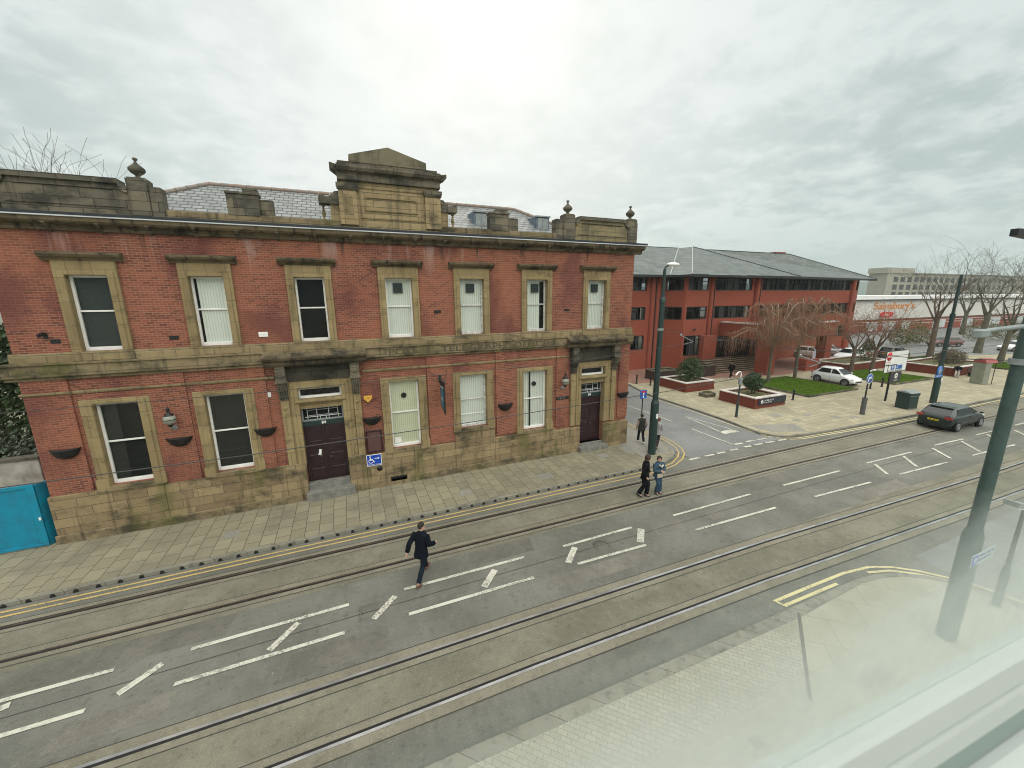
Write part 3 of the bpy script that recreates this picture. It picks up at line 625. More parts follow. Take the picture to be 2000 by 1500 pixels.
# roof
m_slate = slates('pale_slates', (0.27, 0.28, 0.28), (0.19, 0.20, 0.20), (0.05, 0.053, 0.053), 0.34, 0.15, 0.02)
rf = MB()
rx0, rx1 = -4.62, 8.95
E0, E1 = (-7.9, 17.7, 10.95), (12.25, 17.7, 10.95)
Rg0, Rg1 = (rx0, 21, 12.88), (rx1, 21, 12.88)
rf.face([E0, E1, Rg1, Rg0]); rf.face([E1, (12.25, 24.3, 10.95), Rg1]); rf.face([(-7.9, 24.3, 10.95), E0, Rg0]); rf.face([(12.25, 24.3, 10.95), (-7.9, 24.3, 10.95), Rg0, Rg1])
rf = rf.build('roof', m_slate, po)
m_tile = plain('terracotta_ridge', (0.27, 0.19, 0.15), 0.8, 0.4, 3, (0.20, 0.19, 0.17))
for a, b in ((Rg0, Rg1), (E0, Rg0), (E1, Rg1)):
    a, b = Vector(a), Vector(b); n = int((b-a).length/.45); t = MB()
    for i in range(n):
        p, q = a+(b-a)*i/n, a+(b-a)*(i+.97)/n; t.tube([p+Vector((0, 0, .02)), q+Vector((0, 0, .02))], [.1, .085], 8)
    t.build('ridge_tiles', m_tile, rf)
MB().box(XL, XR, 17.75, 30, 10.3, 10.9).build('flat_roof', m_grime, po)
m_blue = plain('blue_grey_lead', (0.16, 0.22, 0.28), 0.5, 0.5, 4)
for x0, x1 in ((6.02, 6.76), (9.25, 9.98)):
    s_ = MB().extr([(x0, 18.85, 11.55), (x0, 18.85, 12.2), (x0, 19.9, 12.25)], (x1-x0, 0, 0)).build('skylight', m_blue, po)
    MB().box(x0+.08, x1-.08, 18.82, 18.86, 11.62, 12.12).box((x0+x1)/2-.02, (x0+x1)/2+.02, 18.80, 18.85, 11.6, 12.14).build('skylight_panel', m_lead, s_)
    MB().box(x0-.04, x1+.04, 18.78, 18.95, 12.18, 12.24).build('skylight_cap', m_lead, s_)
# windows
def sash(x0, x1, z0, z1, rail, blind, vent=None, peel=False):
    y = D+.13; fw = .085
    f = MB()
    f.box(x0, x0+fw, y, y+.09, z0, z1).box(x1-fw, x1, y, y+.09, z0, z1).box(x0+fw, x1-fw, y, y+.09, z1-fw, z1).box(x0+fw, x1-fw, y-.02, y+.1, z0, z0+.12)
    f.box(x0+fw, x1-fw, y+.01, y+.07, rail-.025, rail+.03)
    w = f.build('window', m_peel if peel else m_white, po); bevel(w, .006)
    MB().box(x0+fw, x1-fw, y+.05, y+.056, z0+.12, z1-fw).build('pane', m_glass, w)
    if blind:
        b0, b1, mm = blind; b = MB(); n = max(2, int((b1-b0)/.09)); zt = z1-fw+.02
        for i in range(n):
            xa, xb = b0+(b1-b0)*i/n, b0+(b1-b0)*(i+1)/n
            b.face([(xa, y+.075, z0+.1), (xb, y+.085, z0+.1), (xb, y+.085, zt), (xa, y+.075, zt)])
        b.build('blind', mm, w)
    if vent == 'square':
        xc = (x0+x1)/2-.02
        MB().box(xc-.19, xc+.19, y-.01, y+.06, z1-.60, z1-.2).build('vent', m_dgreen, w)
        g = MB()
        for k in range(5): g.box(xc-.17, xc+.17, y-.02, y-.01, z1-.575+k*.075, z1-.555+k*.075)
        g.build('vent_grille', m_black, w)
    elif vent:
        MB().lathe((vent, y+.02, z1-.72), [(.12, 0), (.12, .03), (.08, .035), (.0, .036)], 16, axis='Y').build('vent', m_black, w)
    return w
def surround(w, x0, x1, z0, z1, ww, hood):
    y = D
    for i, (a, d) in enumerate(((ww, .10), (ww*.62, .13))):
        s_ = MB()
        zt = z1+(.16 if hood else .14)*(1 if i == 0 else .6)
        b0 = z0 if hood else z0-.02
        s_.box(x0-a, x0+.02-.004*i, y-d, y+.13, b0, zt).box(x1-.02+.004*i, x1+a, y-d, y+.13, b0, zt).box(x0+.02-.004*i, x1-.02+.004*i, y-d, y+.13, z1-.02+.004*i, zt)
        bevel(s_.build('stone_surround', m_frame, w), .012)
    if hood:
        MB().box(x0-ww, x1+ww, y-.085, y+.02, z1+.165, z1+.42).build('frieze', m_frame, w)
        MB().prof_x([(y+.02, z1+.42), (y-.1, z1+.42), (y-.13, z1+.48), (y-.24, z1+.53), (y-.29, z1+.60), (y-.29, z1+.66), (y+.02, z1+.70)], x0-ww-.2, x1+ww+.2).build('hood', m_corn, w)
        MB().box(x0-ww-.02, x1+ww+.02, y-.155, y+.02, 6.37, 6.655).build('sill_block', m_stone, w)
    else:
        for a in (x0-ww-.03, x1-.0): MB().box(a, a+ww+.03, y-.16, y+.1, z0-.1, z0+.27).build('surround_foot', m_frame, w)
        bevel(MB().box(x0-ww-.03, x1+ww+.03, y-.2, y+.14, z0-.16, z0-.1).box(x0, x1, y-.17, y+.14, z0-.1, z0-.002).build('sill', m_sill, w), .01)
UB = [(None), 'full', None, 'full', 'full', 'part', 'thin']
for i, (a, b) in enumerate(UP):
    bl = {0: (a, b, m_greyb), 1: (a+.16, b, m_blind), 2: None, 3: (a, b, m_blind), 4: (a, b, m_blind), 5: (a, a+.80, m_blind), 6: (a, b, m_blind)}[i]
    w = sash(a, b, UZ0, UZ1, 7.95, bl, 'square' if i > 2 else None, i > 3)
    surround(w, a, b, UZ0, UZ1, .25, True)
for i, (a, b, c, d) in enumerate(LO):
    bl = [(a, a+.5, m_dim), (a, b, m_dim), (a, b, m_cream), (a, b, m_blind), (a, b, m_blind)][i]
    w = sash(a, b, c, d, (c+d)/2+.06, bl, {2: (a+b)/2, 4: (a+b)/2+.05}.get(i), i == 3)
    surround(w, a, b, c, d, .32, False)
    if i == 2: MB().box(a+.12, a+.42, D+.175, D+.18, c+.16, c+.42).build('notice', m_white, w)
    if i == 3: MB().box(a+.08, b-.08, D+.17, D+.2, 2.86, 2.9).build('glazing_bar', m_white, w)
    if i == 4: MB().box(a+.44, a+.52, D+.17, D+.2, c+.12, d-.08).build('blind_gap', m_black, w)
# doorways
def doorway(x0, x1, zt, zo, right):
    w_ = x1-x0; xc = (x0+x1)/2
    g = MB()
    for k, (a, d) in enumerate(((.42, .06), (.27, .10), (.14, .13))):
        g.box(x0-a, x0+.003*k, D-d, D+.28-.002*k, 1.6, zo-.13*k*.6).box(x1-.003*k, x1+a, D-d, D+.28-.002*k, 1.6, zo-.13*k*.6).box(x0+.003*k, x1-.003*k, D-d, D+.28, zo-.34+.01*k, zo-.13*k*.6)
    dw = g.build('doorway', m_frame, po); bevel(dw, .012)
    # transom light over a moulded bar
    z1 = zo-.34; z0 = z1-.40
    t = MB().box(x0, x0+.07, D+.1, D+.2, z0, z1).box(x1-.07, x1, D+.1, D+.2, z0, z1).box(x0+.07, x1-.07, D+.1, D+.2, z1-.05, z1).box(x0+.07, x1-.07, D+.07, D+.2, z0, z0+.09)
    t = t.build('transom_window', m_white, dw); MB().box(x0+.07, x1-.07, D+.15, D+.156, z0+.09, z1-.05).build('pane', m_glass, t)
    MB().prof_x([(D+.28, z0-.42), (D-.02, z0-.42), (D-.02, z0-.30), (D-.08, z0-.22), (D-.19, z0-.12), (D-.19, z0-.06), (D-.05, z0-.004), (D+.28, z0-.004)], x0-.12, x1+.12).build('transom_bar', m_frame, dw)
    fz1 = z0-.42; fz0 = fz1-.60
    f = MB().box(x0, x1, D+.22, D+.3, fz0, fz0+.07).box(x0, x0+.07, D+.22, D+.3, fz0+.07, fz1).box(x1-.07, x1, D+.22, D+.3, fz0+.07, fz1).build('fanlight', m_lead, dw)
    MB().box(x0+.05, x1-.05, D+.26, D+.266, fz0+.05, fz1).build('pane', m_room, f)
    le = MB()
    for zz_ in (fz0+.16, fz1-.08): le.box(x0+.12, x1-.12, D+.235, D+.25, zz_, zz_+.028)
    for u in (.14, .36, .43, .57, .64, .86):
        le.box(x0+w_*u-.012, x0+w_*u+.012, D+.234, D+.249, fz0+(.07 if u in (.43, .57) else .09), fz0+.16 if u in (.43, .57) else fz1)
    for zz_ in (fz0+.22, fz1-.15):
        le.box(x0+w_*.14+.03, x0+w_*.36-.03, D+.233, D+.248, zz_, zz_+.016).box(x0+w_*.36+.03, x0+w_*.64-.03, D+.233, D+.248, zz_, zz_+.016).box(x0+w_*.64+.03, x0+w_*.86-.03, D+.233, D+.248, zz_, zz_+.016)
    le.build('lead_pattern', plain('white_lead_lines', (0.55, 0.58, 0.58), 0.5) if 'white_lead_lines' not in MATS else MATS['white_lead_lines'], f)
    dz1 = fz0-.2; z_th = zt
    MB().box(x0, x1, D+.2, D+.3, dz1, fz0-.002).build('number_board', m_dgreen, dw)
    text_obj('84', 'door_number', m_white, dw, (xc, D+.195, dz1+.1), .17, bold=.004)
    dr = MB().box(x0, xc-.004, D+.24, D+.3, z_th, dz1-.002).box(xc+.004, x1, D+.24, D+.3, z_th, dz1-.002).build('door', m_door, dw)
    nr = 4; hh = (dz1-z_th)/nr
    for s_ in (x0, xc):
        for r in range(nr):
            a, b = s_+.13, s_+w_/2-.13; c, d = z_th+hh*r+.1, z_th+hh*(r+1)-.06
            bevel(MB().box(a, b, D+.222, D+.245, c, d).build('door_panel', m_door, dr), .02)
    kn = MB().lathe((xc+.13, D+.2, z_th+1.0), [(.03, 0), (.045, .02), (.02, .04)], 10, axis='Y').box(xc-.28, xc-.2, D+.215, D+.24, z_th+1.06, z_th+1.1)
    kn.build('door_knob', plain('dull_brass', (0.25, 0.2, 0.1), 0.4, metal=.8) if 'dull_brass' not in MATS else MATS['dull_brass'], dr)
    if not right: MB().extr([(xc-.36, D+.219, z_th+1.15), (xc-.24, D+.219, z_th+1.12), (xc-.2, D+.219, z_th+1.36), (xc-.3, D+.219, z_th+1.38), (xc-.31, D+.219, z_th+1.25)], (0, .006, 0)).build('torn_notice', m_white, dr)
    # steps
    s1 = MB().box(x0-.02, x1+.02, D-.05, D+.3, .1, z_th).box(x0-.10, x1+.16, D-.42, D-.05, .1, (z_th+.12)/2+.06)
    bevel(s1.build('steps', plain('grey_step_stone', (0.22, 0.215, 0.19), 0.85, .4, 4) if 'grey_step_stone' not in MATS else MATS['grey_step_stone'], dw), .015)
    # outer pilasters, consoles, canopy
    for xa in (x0-.62, x1+.43):
        MB().box(xa, xa+.28, D-.12, D+.02, 1.6, 4.5).build('door_pilaster', m_frame, dw)
        MB().lathe((xa+.14, D-.13, 4.1), [(.08, 0), (.06, -.02), (0, -.03)], 10, axis='Y').build('rosette', m_frame, dw)
        cx = xa+.14
        c = MB().extr([(cx-.15, D, 4.35), (cx-.15, D-.16, 4.45), (cx-.15, D-.2, 4.7), (cx-.15, D-.34, 4.95), (cx-.15, D-.36, 5.15), (cx-.15, D, 5.15)], (.3, 0, 0))
        for k in range(4): c.tube([(cx-.115+k*.077, D-.17, 4.45), (cx-.115+k*.077, D-.215, 4.7), (cx-.115+k*.077, D-.35, 4.95), (cx-.115+k*.077, D-.375, 5.12)], .03, 6)
        c.box(cx-.2, cx+.2, D-.4, D, 5.152, 5.24)
        c.box(cx-.17, cx+.17, D-.34, D, 5.242, 5.78).lathe((cx, D-.35, 5.5), [(.14, .01), (.14, -.03), (.10, -.035), (.09, -.015), (.05, -.015), (.04, -.05), (0, -.055)], 14, axis='Y')
        c.build('console', m_grime, dw)
    MB().box(x0-.42, x1+.42, D-.1, D+.02, zo+.002, 5.78).build('frieze', m_soot_shade, dw)
    MB().prof_x([(D+.01, 5.78), (D-.36, 5.78), (D-.42, 5.86), (D-.44, 5.98), (D-.56, 6.04), (D-.60, 6.12), (D-.60, 6.17), (D-.26, 6.30), (D+.01, 6.31)], x0-.98, x1+1.06).build('canopy', m_corn, dw)
    return dw
doorway(-1.95, -.36, .74, 5.14, False)
doorway(11.13, 12.61, .5, 4.98, True)
# small wall fittings
for x, z, w, h in ((-8.58, 7.02, .24, .14), (-5.53, 7.0, .27, .13), (3.77, 7.7, .3, .13), (10.22, 7.65, .3, .1)): MB().box(x-w/2, x+w/2, D-.012, D+.02, z-h/2, z+h/2).build('air_brick', m_black, po)
MB().lathe((.86, D-.16, 1.0), [(.12, 0), (.12, -.02), (.0, -.03)], 14, axis='Y').build('bell_plate', m_black, po)
MB().box(1.3, 2.0, D-.2, D-.149, .3, .5).build('plinth_vent', m_black, po)
# ---------------------------------------------------------------- red brick office block
def modern_brick(nm='modern_red_brick', k=1.0):
    t = Mt(nm); v = t.wallvec()
    c, f = t.bricks(v, 0.225, 0.075, 0.007, (0.33*k, 0.085*k, 0.048*k), (0.27*k, 0.066*k, 0.04*k), (0.25*k, 0.09*k, 0.06*k))
    n = ramp(t.nt, noise(t.nt, t.tc, 0.25, 4), 0.35, 0.7)
    c = mixc(t.nt, math_n(t.nt, 'MULTIPLY', n, 0.45), c, (0.25*k, 0.062*k, 0.04*k))
    st = ramp(t.nt, noise(t.nt, t.map((0.9, 0.9, 0.12)), 1.0, 4), 0.6, 0.75)
    c = mixc(t.nt, math_n(t.nt, 'MULTIPLY', st, 0.4), c, (0.15, 0.04, 0.03))
    t.set(Base_Color=c, Roughness=0.85, Specular_IOR_Level=0.25); return t.m
m_mod = modern_brick('modern_red_brick', 0.88)
m_oslate = slates('grey_green_slates', (0.155, 0.175, 0.165), (0.095, 0.11, 0.105), (0.06, 0.066, 0.064), 0.5, 0.3, 0.016)
m_tint = glassy('tinted_glass', (0.35, 0.37, 0.38), 0.7)
m_curt = blindmat('net_curtain', (0.42, 0.41, 0.38))
m_fascia = plain('dark_fascia', (0.02, 0.022, 0.024), 0.5)
m_coping = plain('white_coping', (0.62, 0.58, 0.54), 0.6, 0.3, 2)
ob = thing('office_block', 'modern three storey red brick office block with a grey slate roof and canopied entrance', 'building', (46, 36, 0.1))
WP = [(22.0, 35.6), (33.3, 35.6), (34.5, 33.3), (37.9, 33.3), (38.6, 33.9), (46.4, 33.6), (68.4, 35.0), (72.4, 36.6), (72.4, 52)]
rows = {0: [(8.85, 10.28), (5.68, 7.1), (2.35, 3.95)], 1: [(8.85, 10.28), (5.68, 7.1)]}
spans = [([(4.9, 9.1)], 3), ([(.35, 2.3)], 2), ([(.25, 3.3)], 2), ([], 0), ([(.9, 6.6)], 2), ([(.5, 20.9)], 3), ([(.8, 3.6)], 2), ([], 0)]
random.seed(11)
for i in range(len(WP)-1):
    a, b = Vector((*WP[i], 0)), Vector((*WP[i+1], 0)); t = (b-a).normalized(); nr = Vector((t.y, -t.x, 0)); Ln = (b-a).length
    P = lambda u, d, z, a=a, t=t, nr=nr: a+t*u-nr*d+Vector((0, 0, z))
    zr = [(8.85, 10.28), (5.68, 7.1), (2.35, 3.95)]
    hol = [(s[0], s[1], z0, z1) for s in spans[i][0] for z0, z1 in zr[:spans[i][1]]]
    if i == 2: hol.append((.25, 2.9, 1.6, 3.9))
    wall_holes(MB(), 0, Ln, 0, 10.45, hol, P, 0.25).build('wall', m_mod, ob)
    for u0, u1, z0, z1 in hol:
        f = MB(); n = max(2, round((u1-u0)/0.95)); g = .06
        bars = [u0+(u1-u0)*k/n for k in range(n+1)]
        for k, u in enumerate(bars):
            w_ = g if 0 < k < n else g*1.2
            f.obox(P(min(max(u, u0+w_), u1-w_), .14, (z0+z1)/2), t*w_*.55, nr*.05, Vector((0, 0, (z1-z0)/2)))
        for z in (z0+.05, z1-.05): f.obox(P((u0+u1)/2, .139, z), t*(u1-u0)/2, nr*.05, Vector((0, 0, .05)))
        for k in range(n):
            if k % 2 == 0: f.obox(P((bars[k]+bars[k+1])/2, .138, z1-.45), t*((u1-u0)/n/2), nr*.05, Vector((0, 0, .035)))
        w = f.build('window', m_fascia, ob)
        MB().face([P(u0, .15, z0), P(u1, .15, z0), P(u1, .15, z1), P(u0, .15, z1)]).build('pane', m_tint, w)
        MB().face([P(u0, .9, z0), P(u1, .9, z0), P(u1, .9, z1), P(u0, .9, z1)]).build('interior', m_room, w)
        cb = MB(); ok = False
        for k in range(n):
            if random.random() < .62:
                fr_ = random.choice([.3, .45, .95]); off_ = random.choice([0, 1-fr_])
                ua = bars[k]+(bars[k+1]-bars[k])*off_+.05; ub = ua+(bars[k+1]-bars[k])*fr_-.05; m_ = 6
                for q in range(m_):
                    x0, x1 = ua+(ub-ua)*q/m_, ua+(ub-ua)*(q+1)/m_
                    cb.face([P(x0, .2+.03*(q % 2), z0+.05), P(x1, .23-.03*(q % 2), z0+.05), P(x1, .23-.03*(q % 2), z1-.05), P(x0, .2+.03*(q % 2), z1-.05)])
        if cb.f: cb.build('curtain', m_curt, w)
# brick shafts between the bays
for x, y in ((31.9, 35.55), (32.6, 35.55), (38.7, 33.75), (45.9, 33.5), (67.6, 34.8)):
    MB().tube([(x, y, 0), (x, y, 10.3)], .3, 10).build('brick_shaft', m_mod, ob)
for x, y in ((32.25, 35.4), (39.15, 33.68), (46.3, 33.35)):
    MB().tube([(x, y, 0.1), (x, y, 10.3)], .06, 6).build('drainpipe', m_fascia, ob)
# roof
A = Vector((48.1, 46, 15.3)); EZ = 10.5
e = [Vector(p) for p in ((18, 34.2, EZ), (32.9, 34.2, EZ), (33.6, 31.9, EZ), (52.3, 32.7, EZ), (74.2, 35.3, EZ), (74.2, 56, EZ))]
Lr, Lr0 = Vector((45.4, 46, 15.0)), Vector((18, 46, 14.9))
rb_ = MB().face([e[0], e[1], Lr, Lr0]).face([e[1], e[2], A, Lr]).face([e[2], e[3], A])
Rr0, Rr1 = Vector((50.3, 46, 15.0)), Vector((64.5, 42.5, 14.45))
rb_.face([e[3], e[4], Rr1, Rr0, A]).face([e[4], e[5], Vector((64.5, 50, 14.4)), Rr1]).face([Lr0, Lr, A, Rr0, Vector((55, 58, EZ)), Vector((18, 58, EZ))]).face([Rr0, Rr1, Vector((64.5, 50, 14.4)), Vector((60, 58, EZ))])
rf2 = rb_.build('roof', m_oslate, ob)
fb = MB()
for i in range(4):
    a, b = e[i], e[i+1]; fb.face([a+Vector((0, 0, -.02)), b+Vector((0, 0, -.02)), b+Vector((0, 0, -.26)), a+Vector((0, 0, -.26))])
    q0 = Vector((*WP[[0, 1, 2, 5][i]], EZ-.25)); q1 = Vector((*WP[[1, 2, 5, 6][i]], EZ-.25))
    fb.face([a+Vector((0, 0, -.262)), b+Vector((0, 0, -.262)), q1, q0])
fb.build('eaves', m_fascia, rf2)
vb = MB()
for p, q in ((e[1], Lr), (e[2], A)): vb.tube([p+Vector((0, -.03, .03)), q+Vector((0, -.03, .03))], .075, 6)
vb.build('lead_valley', plain('pale_lead_valley', (0.40, 0.43, 0.41), 0.5, .3, 2), rf2)
MB().tube([e[3]+Vector((0, 0, .03)), A+Vector((0, 0, .03))], .06, 6).tube([Lr0, Lr], .08, 6).tube([Rr0, Rr1], .08, 6).tube([e[4], Rr1], .07, 6).build('ridge', m_fascia, rf2)
MB().box(66.3, 68.4, 46, 47.5, 13, 15.0).box(66.1, 68.6, 45.8, 47.7, 15.0, 15.2).build('chimney', m_mod, rf2)
# entrance canopy, its brick piers, steps and doors
cn = MB().box(40.6, 52.5, 28.0, 33.7, 3.7, 5.2).build('canopy', m_mod, ob)
MB().box(40.5, 52.6, 27.9, 28.25, 5.2, 5.36).box(40.5, 40.85, 28.25, 33.6, 5.2, 5.36).build('coping', m_coping, cn)
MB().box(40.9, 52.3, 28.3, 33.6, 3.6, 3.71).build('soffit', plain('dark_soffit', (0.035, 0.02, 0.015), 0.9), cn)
for x0, x1, y0, y1, h in ((40.15, 41.3, 27.2, 28.6, 3.7), (51.2, 52.3, 28.1, 29.2, 3.7), (46.2, 48.4, 27.0, 28.2, 1.35)):
    MB().box(x0, x1, y0, y1, .1, h).build('brick_pier', m_mod, ob)
stp = MB()
for k in range(7): stp.box(36.3, 45.5, 29.9+.32*k, 33.4, .1+.16*k, .1+.16*(k+1)-.035)
stp = stp.build('entrance_steps', plain('dark_step', (0.10, 0.065, 0.045), .9, .3, 3), ob)
nz = MB()
for k in range(7): nz.box(36.3, 45.5, 29.87+.32*k, 29.99+.32*k, .1+.16*(k+1)-.034, .1+.16*(k+1))
nz.build('step_nosing', plain('pale_nosing', (0.30, 0.24, 0.16), .8), stp)
MB().box(39.0, 45.4, 33.2, 33.3, 1.2, 3.7).build('entrance_glazing', plain('dark_glazing', (0.012, 0.010, 0.010), .15, spec=.5), ob)
MB().box(37.0, 39.0, 32.6, 33.25, 1.2, 3.9).build('entrance_return', m_mod, ob)
lm = MB()
for dx, dz in ((0, .1), (.3, .25), (.55, .05), (.8, .22), (.15, -.15), (.62, -.2)): lm.ellip((35.6+dx, 33.6, 3.45+dz), .07, .07, .07, 6, 4)
m_lit = Mt('lit_lamp_glass'); m_lit.set(Base_Color=(1, .93, .8), Emission_Color=(1, .9, .7), Emission_Strength=3.0); m_lit = m_lit.m
lm.build('ceiling_lights', m_lit, ob)
MB().lathe((36.0, 33.2, 4.6), [(.1, 0), (.12, -.15), (.0, -.2)], 8, axis='Y').build('wall_lamp', m_fascia, ob)

# ---------------------------------------------------------------- far buildings
m_conc = stone('pale_concrete', (0.36, 0.345, 0.28), (0.32, 0.305, 0.25), (0.25, 0.24, 0.2), 0.3, 3.0, 3.6, joint=(0.27, 0.27, 0.24), streak=.3)
m_fwin = plain('far_window', (0.03, 0.03, 0.032), 0.3, .3, .6)
fo = thing('concrete_office', 'large pale concrete office block with rows of square windows far behind the trees', 'building', (400, 150, 0))
FB = MB().box(326, 700, 150, 160, -1, 21.6).box(324, 356, 149.5, 160, 21.6, 25.0); FB.build('wall', m_conc, fo)
wn = 0
for z in (16.4, 11.4, 6.6):
    for k in range(22):
        x = 334+8.3*k
        MB().box(x, x+4.9, 149.85, 150.1, z-.2, z+3.0).build('window', m_fwin, fo)
MB().box(356.1, 702, 149, 161, 21.6, 22.1).build('parapet', m_conc, fo)
fh = thing('distant_block', 'low pale flat roofed block on the skyline behind the eaves of the red office block', 'building', (300, 170, 0))
MB().box(292, 322, 165, 190, 0, 10.5).box(286, 322, 160, 165, 0, 7.5).build('wall', plain('hazy_concrete', (0.38, 0.40, 0.38), 1.0), fh)
MB().box(296, 318, 164.8, 165, 8.4, 9.4).build('window', m_fwin, fh)
# supermarket with an orange fascia
m_clad = plain('white_cladding', (0.66, 0.64, 0.60), 0.5, .12, .15)
m_orange = plain('orange_sign', (0.66, 0.30, 0.11), 0.5)
sm = thing('supermarket', 'wide white clad supermarket with orange lettering and red brick below, behind the bare trees', 'building', (120, 50, 0))
sp0 = Vector((106.5, 49.5, 0)); sp1 = Vector((190, 45.5, 0)); st_ = (sp1-sp0).normalized(); sn = Vector((st_.y, -st_.x, 0))
def SP(u, d, z): return sp0+st_*u-sn*d+Vector((0, 0, z))
def sbx(b, u0, u1, d0, d1, z0, z1): return b.obox(SP((u0+u1)/2, (d0+d1)/2, (z0+z1)/2), st_*(u1-u0)/2, sn*(d1-d0)/2, Vector((0, 0, (z1-z0)/2)))
sbx(MB(), -22, 120, 0, 40, 3.0, 7.35).build('upper_wall', m_clad, sm)
sbx(sbx(MB(), -22, 120, -.5, 41, 7.36, 7.95), -22, 120, -.55, -.5, 7.2, 7.36).build('roof_edge', plain('white_roof_edge', (0.75, 0.75, 0.74), .5), sm)
sbx(MB(), -22, 120, -.6, -.55, 7.0, 7.18).build('eaves_line', m_fascia, sm)
sbx(MB(), -22, 120, .3, 40, -.2, 3.0).build('lower_wall', m_mod, sm)
for u0, u1 in ((-12, -8.5), (-2.5, 1.2), (3.2, 7.5), (10, 13), (22, 27), (34, 39), (46, 52), (60, 66)): sbx(MB(), u0, u1, .2, .35, .4, 2.3).build('shop_window', plain('pale_shop_window', (0.55, 0.58, 0.58), .3, .3, .5) if 'pale_shop_window' not in MATS else MATS['pale_shop_window'], sm)
for z in (2.9, 2.3, 1.7): sbx(MB(), -22, 120, .22, .31, z, z+.12).build('brick_band', m_coping, sm)
rz = math.atan2(st_.y, st_.x)
text_obj("Sainsbury's", 'shop_lettering', m_orange, sm, SP(5.6, -.06, 5.75), 2.1, rot=(R(90), 0, rz), width=14.5, depth=.05, bold=.02)
pr = SP(2.8, -.2, 3.95)
ag = MB().extr([pr+st_*(2.3*math.cos(a)*(1 if abs(math.cos(a)) > .0 else 1))+Vector((0, 0, .55*math.copysign(min(1, abs(math.sin(a))*1.6), math.sin(a)))) for a in [2*math.pi*k/24 for k in range(24)]], -sn*.1 if False else sn*.1).build('shop_sign', plain('red_sign', (0.62, 0.03, 0.035), .5), sm)
text_obj('Argos', 'shop_sign_lettering', m_white, ag, SP(2.8, -.32, 3.95), .75, rot=(R(90), 0, rz), depth=.02)

# ---------------------------------------------------------------- trees and shrubs
m_bark = plain('grey_bark', (0.13, 0.115, 0.085), .95, .45, 5, (0.075, 0.075, 0.045), bump=.4)
m_barkb = plain('brown_bark', (0.14, 0.10, 0.07), .95, .4, 6, (0.08, 0.06, 0.045), bump=.4)
m_twig = plain('brown_twigs', (0.28, 0.15, 0.09), .9, .3, 3)
m_twigg = plain('grey_twigs', (0.135, 0.125, 0.095), .9, .3, 3)
def branch(b, tw, p, d, L, r, lvl, rnd, droop, spread, kids, minr, up):
    n = 4 if lvl < 2 else 5; pts = [p]; q = Vector(p); d = d.normalized()
    for i in range(n):
        d = (d+Vector((rnd.uniform(-1, 1), rnd.uniform(-1, 1), rnd.uniform(-.8, 1)))*(.17 if lvl < 2 else .34)+Vector((0, 0, up if lvl < 2 else -droop*lvl*.5))).normalized()
        q = q+d*L/n; pts.append(q.copy())
    rr = [max(minr, r*(1-.18*i)) for i in range(n+1)]
    (b if lvl < 3 else tw).tube(pts, rr, 7 if lvl == 0 else 5 if lvl < 3 else 3, caps=False)
    if lvl >= 5 or r < minr*.8: return
    for k in range(kids[lvl]):
        t_ = rnd.uniform(.4 if lvl else .75, 1.0); i = min(n-1, int(t_*n)); pp = pts[i].lerp(pts[i+1], t_*n-i) if i < n else pts[-1]
        ax = Vector((rnd.uniform(-1, 1), rnd.uniform(-1, 1), rnd.uniform(-.35, .7))).normalized()
        nd = (d*(1-spread)+ax*spread*1.35).normalized()
        branch(b, tw, pp, nd, L*rnd.uniform(.58, .86), rr[i]*rnd.uniform(.42, .64), lvl+1, rnd, droop, spread, kids, minr, up)
def tree(name, label, x, y, h, z, lean, seed, droop=0.0, spread=.5, kids=(5, 4, 4, 4, 4), r=.17, m1=None, m2=None, group='bare trees on the square', minr=.009, trunk=.3, up=.1):
    rnd = random.Random(seed)
    o = thing(name, label, 'tree', (x, y, z), 0, group)
    b, tw = MB(), MB()
    tl = h*trunk
    pts = [Vector((0, 0, -.05)), Vector((lean[0]*.3, lean[1]*.3, tl*.4)), Vector((lean[0]*.7, lean[1]*.7, tl*.8)), Vector((lean[0], lean[1], tl))]
    tr = MB().tube([tuple(p) for p in pts], [r*1.45, r*1.05, r*.95, r*.9], 9)
    tr.build('trunk', m1 or m_bark, o, local=True)
    for k in range(kids[0]):
        a = 2*math.pi*(k+rnd.random()*.6)/kids[0]
        d = Vector((math.cos(a)*spread*1.3, math.sin(a)*spread*1.3, 1.0 if droop == 0 else .8))
        branch(b, tw, pts[-1]-Vector((0, 0, rnd.random()*tl*.25)), d, h*rnd.uniform(.26, .36), r*rnd.uniform(.38, .6), 1, rnd, droop, spread, kids, minr, up)
    br = b.build('branches', m1 or m_bark, o, local=True)
    tw.build('crown', m2 or m_twigg, o, local=True)
    return o
